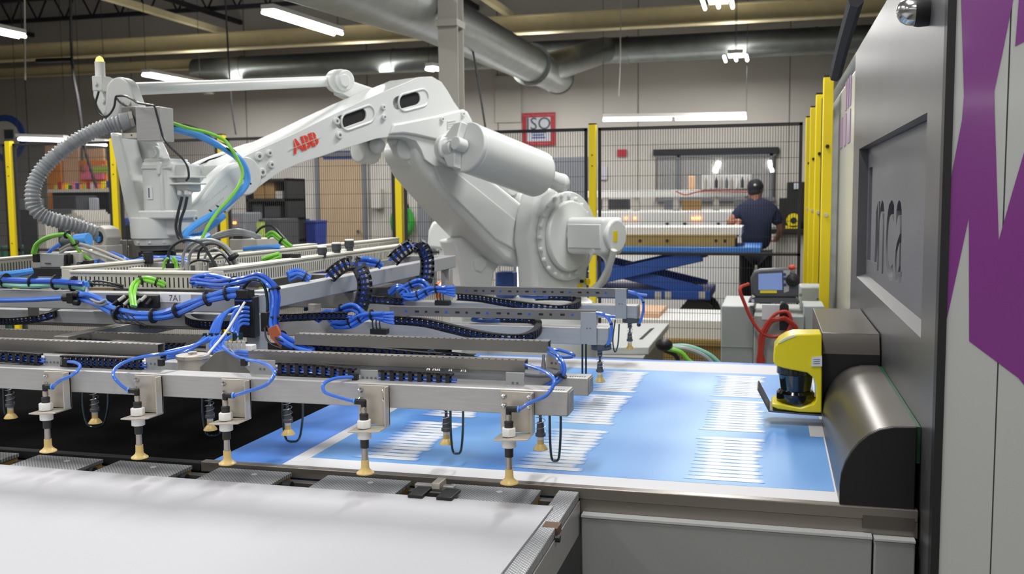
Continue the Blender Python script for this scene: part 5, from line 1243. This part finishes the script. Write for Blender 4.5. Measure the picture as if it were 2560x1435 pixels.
# slotted wiring ducts
def duct(p, q, wd, h, z, out=1, lid=True):
    p, q = V((*p, z)), V((*q, z)); t = (q-p).normalized(); s = V((-t.y, t.x, 0))
    body = M().bar(p+V((0, 0, h/2)), q+V((0, 0, h/2)), wd, h)
    d = G(body, 'wiring_duct', 'duct', .0015)
    G(M().bar(p+V((0, 0, h+.004)), q+V((0, 0, h+.004)), wd+.008, .008), 'duct_lid', 'duct_lid', .0015, d)
    n = int((q-p).length/.0165); sl = M()
    for i in range(n):
        c = p+t*(.012+i*.0165)
        for sg in (-1, 1): sl.bar(c+s*sg*(wd/2+.0003)+V((0, 0, h*.12)), c+s*sg*(wd/2+.0003)+V((0, 0, h*.8)), .0045, .001, s) if False else sl.ob(c+s*sg*(wd/2)+V((0, 0, h*.46)), t*.0021, s*.0007, V((0, 0, h*.32)))
    G(sl, 'duct_slots', 'slot', parent=d, kind='stuff', smooth=False)
    return d
duct((-2.235, 2.745), (-1.735, 2.745), .045, .05, zt)
duct((-1.72, 2.77), (-1.72, 4.5), .05, .055, zt+.004)
duct((-2.31, 2.8), (-2.24, 4.5), .045, .05, zt+.006)
duct((-2.85, 2.6), (-3.0, 4.4), .045, .055, zt+.006)
duct((-2.2, 3.0), (-2.0, 3.0), .04, .04, zt)
# second pair of ducts further right/back
duct((-2.02, 3.1), (-1.95, 4.9), .04, .05, zt+.02)

# label 7A1
a, b = aY(400, 735, cyf), aY(478, 757, cyf)
lb = G(M().box(a.x, b.x, cyf-.0012, cyf, b.z, a.z), 'name_label', 'label_white')
G(text('7A1', .027, ((a.x+b.x)/2, cyf-.0016, (a.z+b.z)/2), (1, 0, 0), (0, 0, 1), .0002, -.0002), 'lettering', 'label_text', parent=lb, smooth=False)

# ---------------------------------------------------------------- cable chains built of single links
def link_mesh(h, p, d, m):
    mb = M(); t = .0022
    mb.box(-p*.5, p*.5, -d/2, d/2, h/2-h*.16, h/2).box(-p*.5, p*.5, -d/2, d/2, -h/2, -h/2+h*.16)
    mb.box(-p*.22, p*.22, -d/2, -d/2+t, -h/2, h/2).box(-p*.22, p*.22, d/2-t, d/2, -h/2, h/2)
    me = mesh_of(mb, 'chain_link', m, V((0, 0, 0)), False); return me
NL = [0]
def chain(pts, h, p, d, m='chain', up=None, hose=True, nm='cable_chain', one=True):
    """pts: world path; h: height along 'up'; links placed one by one"""
    up = V(up or (0, 0, 1)); P = spl(pts, 10); L2 = [0]
    for i in range(1, len(P)): L2.append(L2[-1]+(P[i]-P[i-1]).length)
    def at(s):
        s = min(max(s, 0), L2[-1]-1e-6)
        for i in range(1, len(P)):
            if L2[i] >= s: return P[i-1].lerp(P[i], (s-L2[i-1])/max(L2[i]-L2[i-1], 1e-9))
    hosem = M().tube([q_+up*(-h*.22) for q_ in P], h*.11, 8)
    if hose is True: hosem.tube([q_+up*(h*.05) for q_ in P], h*.1, 6)
    root = G(hosem, nm, 'blue_deep')
    me = link_mesh(h, p*.97, d, m); n = int(L2[-1]/p); joined = M()
    for i in range(n):
        s0 = (i+.5)*p; c = at(s0); t = (at(s0+p*.4)-at(s0-p*.4)).normalized()
        z_ax = (up-t*up.dot(t)).normalized(); y_ax = z_ax.cross(t)
        R_ = Matrix((t, y_ax, z_ax)).transposed().to_4x4()
        if not one: joined.add([c+R_.to_3x3() @ v.co for v in me.vertices], [tuple(f.vertices) for f in me.polygons]); continue
        o = bpy.data.objects.new('chain_link', me); COL.objects.link(o); o.parent = root
        o.matrix_local = Matrix.Translation(c-ORG[gr.name]) @ R_; ORG[o.name] = ORG[gr.name]
    if not one: G(joined, 'chain_links', m, parent=root, kind='stuff', smooth=False)
    NL[0] += n if one else 0
    return root
c1 = lambda x, y, Y=2.165: aY(x, y, Y)
chain([c1(-60, 888), c1(40, 893), c1(112, 899)], .030, .0235, .016)
chain([c1(155, 902), c1(260, 906), c1(366, 911)], .030, .0175, .016)
chain([c1(692, 921), c1(780, 925), c1(890, 937)], .032, .0235, .016)
chain([c1(948, 941), c1(1040, 945), c1(1142, 952)], .034, .0235, .016)
c2 = lambda x, y: aY(x, y, 2.5)
chain([c2(780, 868), c2(950, 876), c2(1060, 886), c2(1190, 892)], .014, .022, .02, one=False)
chain([c2(150, 850), c2(300, 862), c2(470, 868)], .025, .018, .02, one=False)
c3 = lambda x, y, Y: aY(x, y, Y)
chain([c3(985, 800, 3.2), c3(1060, 806, 3.16), c3(1130, 822, 3.12), c3(1200, 838, 3.08), c3(1260, 846, 3.06), c3(1310, 845, 3.1), c3(1340, 830, 3.2), c3(1346, 812, 3.32), c3(1325, 800, 3.4), c3(1280, 797, 3.42), c3(1225, 798, 3.42)], .03, .023, .022)
chain([c3(1145, 742, 3.98), c3(1200, 746, 3.92), c3(1260, 756, 3.86), c3(1330, 766, 3.82), c3(1400, 772, 3.84), c3(1438, 764, 3.95), c3(1446, 752, 4.08), c3(1425, 744, 4.16), c3(1380, 742, 4.18), c3(1335, 743, 4.18)], .03, .024, .022)
chain([c3(-40, 800, 2.75), c3(30, 803, 2.72), c3(90, 797, 2.72), c3(130, 786, 2.76), c3(142, 774, 2.84), c3(115, 768, 2.9), c3(85, 768, 2.92)], .025, .018, .02, one=False)
chain([c3(555, 776, 2.92), c3(520, 779, 2.9), c3(485, 786, 2.84), c3(470, 797, 2.76), c3(490, 808, 2.7), c3(530, 812, 2.68), c3(575, 812, 2.68), c3(610, 812, 2.68)], .026, .018, .02, one=False)
chain([c3(700, 795, 3.0), c3(760, 792, 3.0), c3(830, 790, 3.0), c3(880, 790, 3.0)], .026, .018, .02, one=False)
chain([c3(915, 748, 3.55), c3(970, 752, 3.6), c3(1010, 755, 3.6)], .03, .022, .02)
chain([c3(760, 766, 3.4), c3(830, 752, 3.5), c3(900, 742, 3.7)], .035, .022, .02)
# arching chains over the side beam: their links lie across, wide way round
ax_ = (.8, .6, 0)
chain([c3(980, 652, 3.62), c3(1000, 632, 3.64), c3(1025, 616, 3.66), c3(1048, 614, 3.7), c3(1062, 630, 3.72), c3(1068, 655, 3.74), c3(1066, 690, 3.74), c3(1056, 715, 3.74)], .055, .022, .02, up=ax_)
chain([c3(822, 692, 3.1), c3(845, 672, 3.12), c3(868, 660, 3.14), c3(892, 662, 3.16), c3(908, 690, 3.16), c3(912, 720, 3.16), c3(906, 752, 3.16), c3(898, 775, 3.16)], .05, .02, .02, up=ax_)

# ---------------------------------------------------------------- hoses on the frame
def bundle(pts, n, r, m='blue', spread=2.0, Y=None, nm='hose', tie=(), ms=None):
    rr_ = random.Random(len(pts)*7+n); root = None
    C_ = spl([aY(p[0], p[1], p[2] if len(p) > 2 else Y) for p in pts], 7); T, F = frames(C_)
    for i in range(n):
        a = 2*math.pi*i/max(n, 1)+rr_.random(); rad = r*spread*(0 if n == 1 else (.62 if n < 4 else (1 if i else 0))); ph = rr_.random()*6
        Q = [c+(F[j][0]*math.cos(a)+F[j][1]*math.sin(a))*rad*(1+.25*math.sin(j*.35+ph)) for j, c in enumerate(C_)]
        G(M().tube(Q, r, 8), nm, (ms[i % len(ms)] if ms else m))
    for t in tie:
        j = int(t*(len(C_)-1)); G(M().tube([C_[j]-T[j]*.0025, C_[j]+T[j]*.0025], r*(1.15+spread*(1.05 if n > 1 else 0)), 14), 'cable_tie', 'black')
H1 = .0042
# row one jumper loops
def jump(i, pts, Y=2.09): 
    s0 = FU[i]; P = [s0]+[aY(x, y, Y_) for x, y, Y_ in pts]; G(M().tube(spl(P, 8), H1, 10), 'jumper_hose', 'blue')
jump(0, [(150, 952, 2.07), (185, 935, 2.07), (200, 916, 2.1), (188, 906, 2.13), (166, 904, 2.15)])
jump(1, [(300, 960, 2.07), (284, 940, 2.07), (290, 920, 2.1), (325, 900, 2.13), (380, 888, 2.15), (430, 882, 2.2), (490, 862, 2.3), (520, 845, 2.35)])
jump(2, [(620, 978, 2.07), (665, 962, 2.06), (686, 935, 2.07), (672, 914, 2.1), (640, 903, 2.13), (612, 898, 2.15), (585, 888, 2.2), (555, 868, 2.3)])
jump(3, [(845, 993, 2.07), (812, 980, 2.06), (810, 960, 2.07), (838, 946, 2.1), (888, 942, 2.15)])
jump(4, [(1325, 1007, 2.07), (1366, 988, 2.06), (1386, 955, 2.07), (1372, 935, 2.1), (1345, 922, 2.15), (1314, 912, 2.2)])
for x, y in ((168, 904), (890, 942), (405, 906), (612, 905)): c = aY(x, y, 2.15); G(M().box(c.x-.008, c.x+.006, 2.142, 2.155, c.z-.009, c.z+.009), 'push_fitting', 'black', .001)
bundle([(1370, 872, 2.46), (1400, 876, 2.42), (1432, 886, 2.4), (1428, 893, 2.42), (1370, 893, 2.46)], 1, H1)
bundle([(1372, 876, 2.44), (1398, 895, 2.38), (1410, 920, 2.36), (1400, 945, 2.36), (1365, 970, 2.36), (1320, 990, 2.36)], 2, H1, tie=(.55,))
for i, (x0, y0, Y) in enumerate(((1570, 728, 4.05), (1490, 782, 3.3))):
    bundle([(x0, y0, Y), (x0+22, y0+6, Y), (x0+38, y0+28, Y), (x0+36, y0+60, Y), (x0+28, y0+82, Y)], 1, .0055, tie=(.5,))
    bundle([(x0+5, y0+2, Y), (x0+30, y0+8, Y), (x0+48, y0+10, Y)], 1, .0055)
    c = aY(x0+27, y0+84, Y); G(M().ball(c, .009, 10), 'push_fitting', 'loop')
# coil bundles behind the side beam
for (ox, oy, Y, sc_) in ((0, 0, 3.05, 1.0), (172, -66, 3.6, .85)):
    f_ = lambda x, y: (860+ox+(x-860)*sc_, 790+oy+(y-790)*sc_, Y)
    bundle([f_(818, 795), f_(850, 775), f_(885, 765), f_(905, 785), f_(880, 805), f_(850, 812), f_(830, 806)], 5, .006, tie=(.2, .7))
    bundle([f_(835, 812), f_(870, 810), f_(900, 795), f_(925, 788), f_(960, 786)], 4, .006, tie=(.5, .8))
    for k in range(4): bundle([f_(925, 788), f_(950, 785+k*5), f_(985, 782+k*9)], 1, .005)
    bundle([f_(790, 800), f_(815, 782), f_(840, 786), f_(850, 800)], 3, .006)
    for k in range(3): bundle([f_(932+9*k, 795), f_(931+9*k, 810), f_(933+9*k, 822)], 1, .0025, 'loop')
    c = aY(*f_(945, 828)); G(M().box(c.x-.03, c.x+.03, c.y, c.y+.03, c.z-.012, c.z+.008), 'valve_block', 'black', .002)
for k, (x, y, Y) in enumerate(((1030, 778, 3.35), (1300, 735, 4.1), (1180, 795, 3.35))):
    bundle([(x+60, y-2, Y), (x+25, y-4, Y), (x, y+4, Y), (x+28, y+8, Y), (x+70, y+8, Y)], 1, .006)
# big bundle over the front corner
bundle([(500, 703, 2.70), (540, 708, 2.66), (580, 706, 2.62), (615, 698, 2.6), (650, 692, 2.59), (680, 710, 2.58), (690, 745, 2.57), (688, 790, 2.56), (690, 825, 2.54), (715, 850, 2.5), (750, 870, 2.47), (785, 880, 2.46)], 6, .0058, spread=1.9, tie=(.2, .5, .66, .78, .9), ms=['blue', 'blue_deep'])
bundle([(488, 700, 2.72), (520, 700, 2.7), (560, 704, 2.69), (598, 712, 2.68)], 9, .006, spread=2.6, ms=['blue_deep', 'blue', 'blue_deep'])
bundle([(608, 722, 2.6), (625, 703, 2.58), (650, 702, 2.57), (664, 725, 2.57), (669, 760, 2.57), (668, 790, 2.57)], 1, .0045, 'loop')
bundle([(722, 690, 2.95), (745, 684, 2.98), (775, 698, 3.0)], 4, .007, spread=1.6, tie=(.8,)); bundle([(893, 652, 3.3), (915, 650, 3.3), (940, 655, 3.32), (955, 665, 3.33)], 4, .007, spread=1.6, tie=(.8,))
# front slack bundle below the 7A1 label
bundle([(195, 740, 2.58), (240, 756, 2.57), (290, 780, 2.56), (340, 790, 2.55), (400, 788, 2.55), (450, 774, 2.55), (510, 750, 2.55), (560, 735, 2.56), (600, 730, 2.57)], 2, .0085, spread=1.5, tie=(.28, .48, .62, .78, .9))
bundle([(-20, 751, 2.57), (60, 750, 2.57), (120, 747, 2.57), (160, 745, 2.57)], 1, .0075)
bundle([(190, 738, 2.57), (215, 736, 2.57), (245, 745, 2.57), (280, 765, 2.57)], 1, .008)
c = aY(170, 745, 2.565); G(M().tube([c-V((.018, 0, 0)), c+V((.004, 0, 0))], .0115, 14), 'tee_inlet', 'black', .002); G(M().box(c.x+.002, c.x+.024, 2.553, 2.575, c.z-.016, c.z+.018), 'tee_body', 'black', .003)
for dz in (-.012, .013): G(M().tube([c+V((.02, 0, dz)), c+V((.04, 0, dz-.002))], .01, 14), 'tee_outlet', 'black', .002)
c = aY(608, 735, 2.57); G(M().box(c.x-.02, c.x+.022, 2.56, 2.6, c.z-.016, c.z+.014), 'elbow_fitting', 'black', .004)
bundle([(-20, 700, 2.62), (60, 704, 2.62), (140, 706, 2.62), (215, 712, 2.63)], 5, .0085, spread=1.7, tie=(.15, .45, .68, .9), ms=['blue', 'blue_deep', 'mint', 'blue', 'sky'])
bundle([(-20, 690, 2.7), (40, 684, 2.75), (80, 678, 2.8)], 1, .012, 'sky')
# valve column at the corner with its comb of hoses
vc = aY(618, 750, 2.59)
v0 = G(M().box(vc.x-.035, vc.x+.03, 2.575, 2.607, aY(618, 842, 2.59).z, aY(618, 741, 2.59).z), 'valve_terminal', 'black', .003)
G(M().box(vc.x-.03, vc.x+.025, 2.572, 2.576, aY(618, 752, 2.59).z, aY(618, 748, 2.59).z), 'blue_strip', 'blue', parent=v0)
for k in range(5):
    y = 770+k*10; s_ = (608-2*k, y)
    bundle([(622, y, 2.565), (606, y-1, 2.545), (588+k*2, y+8, 2.53), (580+k*3, y+30, 2.52), (572+k*5, 828+k*2, 2.51)], 1, .005)
for k in range(4): bundle([(600-k*3, 765+k*3, 2.56), (575-5*k, 775+3*k, 2.54), (555-5*k, 800, 2.52), (545-7*k, 835, 2.5)], 1, .005)
# manifold and the fan of hoses running left and right
mf = aY(590, 870, 2.46)
mb_ = G(M().box(mf.x-.085, mf.x+.06, 2.44, 2.47, mf.z-.012, mf.z+.012), 'manifold', 'white', .002)
for k in range(7):
    c = aY(512+k*15, 838, 2.46); G(M().cyl((c.x, 2.46, c.z-.012), (c.x, 2.46, c.z+.006), .006, n=12), 'push_fitting', 'loop', parent=mb_)
for k in range(5): c = aY(565+k*11, 862, 2.42); G(M().cyl((c.x, 2.42, c.z-.012), (c.x, 2.42, c.z+.01), .0055, n=6), 'nut', 'column', parent=mb_)
for k in range(4): bundle([(515+k*13, 842, 2.44), (490+k*5, 862-k*2, 2.42), (455, 872+k*5, 2.38), (420, 880+k*5, 2.34), (398, 886+k*5, 2.3)], 1, .0055, 'blue')
for k in range(4): bundle([(548+k*10, 840, 2.44), (528+k*10, 858, 2.42), (532+k*10, 876-k*2, 2.4), (560+k*6, 892-k*4, 2.36), (600, 900-k*7, 2.3), (625, 900-k*6, 2.26)], 1, .0055, 'blue')
bundle([(398, 893, 2.3), (390, 893, 2.28)], 3, .006, tie=(.5,))
for x in (492, 506, 527, 540, 553): c = aY(x, 897, 2.36); G(M().lathe(c, [(.011, 0), (.011, .01), (.004, .011)], 16, (0, -1, 0)), 'white_knob', 'column')
# slim steel rod and folded sheet
tube_px([(612, 755, 2.5), (565, 830, 2.44), (520, 885, 2.36), (490, 925, 2.3), (487, 942, 2.28)], .0035, 'white', 'tie_rod', k=6)
# grey and green cables in and on the front ducts
bundle([(232, 706, 2.68), (260, 708, 2.69), (308, 717, 2.7)], 2, .0035, 'dark_cable'); bundle([(232, 706, 2.68), (220, 715, 2.66), (218, 735, 2.6), (232, 752, 2.57), (250, 758, 2.56), (268, 752, 2.56)], 2, .004, 'grey_cable', tie=(.1,))
bundle([(334, 766, 2.55), (332, 735, 2.58), (336, 712, 2.64), (352, 700, 2.67), (375, 700, 2.68), (398, 706, 2.69), (412, 714, 2.7)], 2, .0062, 'green', spread=1.4, tie=(.5, .8))
sb = aY(333, 750, 2.6); s0_ = G(M().box(aY(270, 750, 2.6).x, aY(396, 750, 2.6).x, 2.59, 2.611, aY(333, 768, 2.6).z, aY(333, 737, 2.6).z), 'sensor_box', 'black', .002)
for k in range(7):
    a, b = aY(282+k*14, 762-(k % 2)*10, 2.575), aY(300+k*13, 748-(k % 2)*8, 2.59); G(M().cyl(a, b, .0055, n=10), 'plug', 'column' if k % 3 else 'black', parent=s0_)
for k in range(5): bundle([(276+k*11, 764, 2.57), (278+k*12, 785, 2.55), (292+k*14, 806, 2.54), (325+k*9, 806+2*k, 2.54), (348+k*5, 806+2*k, 2.545), (352+k*6, 822, 2.545)], 1, .0024, 'black')
# valve island on the left
vi = G(M().box(aY(80, 668, 2.95).x, aY(188, 668, 2.95).x, 2.95, 3.08, aY(130, 691, 2.95).z, aY(130, 670, 2.95).z), 'valve_base', 'black_soft', .003)
G(M().lathe(aY(168, 679, 2.95), [(.006, 0), (.006, .003)], 10, (0, -1, 0)), 'screw', 'chrome', parent=vi)
G(M().box(aY(100, 668, 2.97).x, aY(160, 668, 2.97).x, 2.97, 3.05, aY(130, 669, 2.97).z, aY(130, 634, 2.97).z), 'valve_body', 'alu_side', .003, vi)
G(M().box(aY(112, 655, 2.968).x, aY(126, 655, 2.968).x, 2.966, 2.97, aY(120, 659, 2.97).z, aY(120, 657, 2.97).z), 'print_mark', 'label_text', parent=vi)
G(M().box(aY(82, 668, 2.97).x, aY(99, 668, 2.97).x, 2.97, 3.03, aY(90, 656, 2.97).z, aY(90, 634, 2.97).z), 'connector', 'black', .002, vi)
for x in (163, 171): G(M().box(aY(x, 660, 2.965).x, aY(x+6, 660, 2.965).x, 2.96, 2.98, aY(x, 659, 2.97).z, aY(x, 636, 2.97).z), 'connector', 'black', .002, vi)
G(M().box(aY(176, 660, 2.98).x, aY(200, 660, 2.98).x, 2.98, 3.1, aY(180, 690, 2.98).z, aY(180, 632, 2.98).z), 'valve_block', 'column', .003, vi)
for y in (661, 674, 688): G(M().cyl(aY(195, y, 2.96), aY(206, y, 2.96), .009, n=12), 'push_fitting', 'loop', parent=vi)
c = aY(219, 666, 2.96); G(M().box(c.x-.012, c.x+.014, 2.95, 2.98, c.z-.022, c.z+.022), 'tee_body', 'black', .002, vi)
G(M().cyl(aY(158, 605, 3.05), aY(190, 602, 3.05), .02, n=14), 'air_coupling', 'tp_grey', .002, vi); G(M().cyl(aY(190, 602, 3.05), aY(222, 598, 3.05), .024, n=14), 'air_coupling', 'sky', .002, vi)
bundle([(84, 634, 2.96), (92, 610, 2.96), (120, 592, 2.96), (155, 585, 2.96), (172, 588, 2.96), (185, 605, 2.98), (198, 625, 3.0), (225, 648, 3.02), (258, 664, 3.05), (285, 672, 3.08)], 2, .0065, 'green', spread=1.3, tie=(.42, .58, .85))
bundle([(150, 625, 2.99), (175, 612, 2.99), (200, 610, 3.0), (240, 622, 3.05), (290, 642, 3.1), (340, 665, 3.15)], 1, .0055, 'column'); bundle([(150, 632, 2.98), (175, 620, 2.98), (205, 622, 3.0), (250, 638, 3.04), (300, 655, 3.1), (335, 668, 3.12)], 1, .0055, 'column')
bundle([(118, 634, 3.0), (135, 620, 3.02), (152, 610, 3.03)], 1, .007, 'blue')
bundle([(228, 660, 3.0), (250, 656, 3.05), (275, 668, 3.1), (300, 672, 3.12)], 4, .005, spread=1.8); bundle([(280, 635, 3.2), (310, 645, 3.2), (330, 655, 3.2), (370, 645, 3.25), (415, 645, 3.3)], 4, .006, spread=2, tie=(.7,))
bundle([(415, 645, 3.3), (450, 650, 3.25), (480, 655, 3.2)], 3, .006, spread=2)
c = aY(369, 644, 3.18); G(M().box(c.x-.012, c.x+.012, 3.17, 3.2, c.z-.022, c.z+.022), 'tee_body', 'black', .002)
G(M().box(aY(230, 620, 3.25).x, aY(265, 620, 3.25).x, 3.25, 3.35, 1.33, aY(240, 614, 3.25).z), 'terminal_block', 'column', .003)
# loop cables in the middle
cb = [((420, 662), (424, 625), (450, 603), (478, 600), (505, 610), (525, 640), (548, 680), 'dark_cable'), ((455, 665), (462, 628), (490, 604), (530, 600), (565, 615), (585, 645), (596, 670), 'grey_cable'), ((470, 665), (478, 630), (505, 610), (540, 606), (572, 625), (588, 650), (600, 672), 'grey_cable'),
      ((495, 648), (500, 625), (520, 610), (545, 612), (568, 632), (582, 655), (594, 675), 'dark_cable'), ((462, 678), (475, 658), (500, 650), (525, 656), (540, 672), (552, 690), (556, 696), 'dark_cable'), ((508, 655), (518, 632), (538, 622), (560, 634), (576, 652), (588, 668), (598, 682), 'grey_cable'), ((528, 660), (535, 645), (552, 636), (565, 645), (575, 660), (585, 675), (590, 682), 'dark_cable')]
for i, t in enumerate(cb): bundle([(x, y, 3.0+.02*i) for x, y in t[:7]], 1, .0055 if i < 3 else .0045, t[7])
c = aY(583, 642, 3.0); G(M().tube([c-V((.003, 0, -.004)), c+V((.003, 0, -.004))], .02, 14), 'cable_tie', 'black')
a, b = aY(413, 659, 2.98), aY(433, 679, 2.98); cp = G(M().box(a.x, b.x, 2.98, 3.02, b.z, a.z), 'connector', 'black_soft', .003)
bundle([(409, 675, 2.98), (412, 655, 2.98), (420, 645, 2.98)], 1, .005, 'green'); bundle([(430, 645, 2.99), (438, 655, 2.99), (442, 675, 2.99)], 2, .0045, 'green')
for k in range(8): c = aY(452+k*15, 672-(k % 2)*8, 3.02); G(M().cyl((c.x, 3.02, c.z-.02), (c.x, 3.02, c.z+.012), .008, n=10), 'plug', ('column', 'alu', 'tp_grey')[k % 3], parent=cp)
# white control module with grey cables at the back
a, b = aY(548, 598, 3.9), aY(644, 628, 3.9)
cmn = G(M().box(a.x+.05, b.x, 3.9, 4.1, b.z, a.z), 'control_module', 'column', .004)
G(M().box(aY(582, 590, 3.92).x, aY(606, 590, 3.92).x, 3.92, 4.0, a.z, a.z+.015), 'connector', 'dark_grey', .002, cmn)
for k in range(3): bundle([(520, 600, 3.9), (548, 585+4*k, 3.9), (590, 576+4*k, 3.9), (625, 582+3*k, 3.92), (652, 592+3*k, 3.95)], 1, .009, 'grey_cable')
bundle([(640, 582, 3.9), (655, 568, 3.9), (680, 566, 3.9), (705, 590, 3.9), (728, 618, 3.9)], 1, .006, 'dark_cable'); bundle([(668, 592, 3.85), (682, 584, 3.85), (700, 598, 3.85), (715, 610, 3.85), (728, 618, 3.85)], 2, .007, 'green', spread=1.4, tie=(.6,))
bundle([(610, 628, 3.7), (660, 626, 3.7), (700, 620, 3.7)], 2, .009, 'sky')
# round filter pots with white lids
for x, y, Y in ((805, 626, 3.5), (841, 617, 3.65), (873, 609, 3.8)):
    c = aY(x, y, Y); s_ = Y/2436; p_ = G(M().lathe((c.x, Y, c.z), [(11*s_, -20*s_), (11*s_, -9*s_), (13*s_, -9*s_), (13*s_, 7*s_), (12*s_, 8*s_)], 24), 'filter_pot', 'dark_grey', .001)
    G(M().lathe((c.x, Y, c.z+8*s_), [(12.5*s_, 0), (12.5*s_, 3*s_), (11*s_, 4*s_)], 24), 'pot_lid', 'white', parent=p_)
    c2_ = aY(x-22, y+17, Y-.05); G(M().box(c2_.x-9*s_, c2_.x+9*s_, Y-.05, Y, c2_.z-3*s_, c2_.z+3*s_), 'white_tab', 'white', .001, p_)
bundle([(658, 652, 3.3), (680, 646, 3.3), (700, 638, 3.3)], 2, .009, 'green', spread=1.3)
for x in (713, 735): c = aY(x, 640, 3.3); G(M().box(c.x-.014, c.x+.014, 3.3, 3.33, c.z-.008, c.z+.008), 'connector', 'black', .002)
bundle([(632, 664, 3.1), (640, 660, 3.1), (652, 664, 3.1)], 1, .007, 'blue')
# dark gear box at the frame's middle, small parts in the gaps
G(M().box(aY(910, 730, 3.7).x, aY(990, 730, 3.7).x, 3.7, 3.9, aY(950, 760, 3.7).z, aY(950, 718, 3.7).z), 'drive_box', 'dark_grey', .004)
G(M().box(aY(770, 760, 3.15).x, aY(800, 760, 3.15).x, 3.15, 3.16, aY(780, 783, 3.15).z, aY(780, 760, 3.15).z), 'mount_plate', 'bracket', .001)
G(M().box(aY(102, 770, 2.75).x, aY(128, 770, 2.75).x, 2.69, 2.695, aY(215, 793, 2.7).z, aY(215, 768, 2.7).z), 'mount_plate', 'zinc', .001)
G(M().prism([aY(668, 822, 2.5), aY(676, 845, 2.5), aY(700, 868, 2.5), aY(706, 845, 2.5), aY(690, 812, 2.5)], (0, .01, 0)), 'copper_plate', 'copper', .001)
G(M().box(aY(655, 780, 2.56).x, aY(672, 780, 2.56).x, 2.55, 2.6, aY(660, 828, 2.56).z, aY(660, 780, 2.56).z), 'valve_block', 'black', .002)
bundle([(662, 820, 2.55), (666, 845, 2.52), (680, 862, 2.5), (705, 872, 2.48)], 1, .003, 'black'); bundle([(668, 815, 2.54), (690, 845, 2.5), (720, 855, 2.48), (745, 862, 2.47)], 1, .003, 'black')
# folded bright bracket sheet behind the front beam
G(M().prism([aY(x, y, 2.28) for x, y in ((487, 942), (500, 918), (540, 880), (575, 872), (625, 930), (628, 945))], (0, .004, 0)), 'gusset_plate', 'zinc', .001)
G(M().box(aY(405, 940, 2.3).x, aY(440, 940, 2.3).x, 2.28, 2.3, 1.166, aY(420, 902, 2.3).z), 'mount_plate', 'alu_side', .001)
tube_px([(1090, 888, 2.43), (1120, 882, 2.46), (1160, 886, 2.46), (1200, 896, 2.46)], .003, 'black', 'cable', k=5)
for x in (1075, 1090, 1100, 1130, 1160, 1165): c = aY(x, 923, 2.2); G(M().lathe((c.x, 2.19, 1.19), [(.006, 0), (.004, .004)], 10), 'screw', 'chrome')

print('LINKS', NL[0])
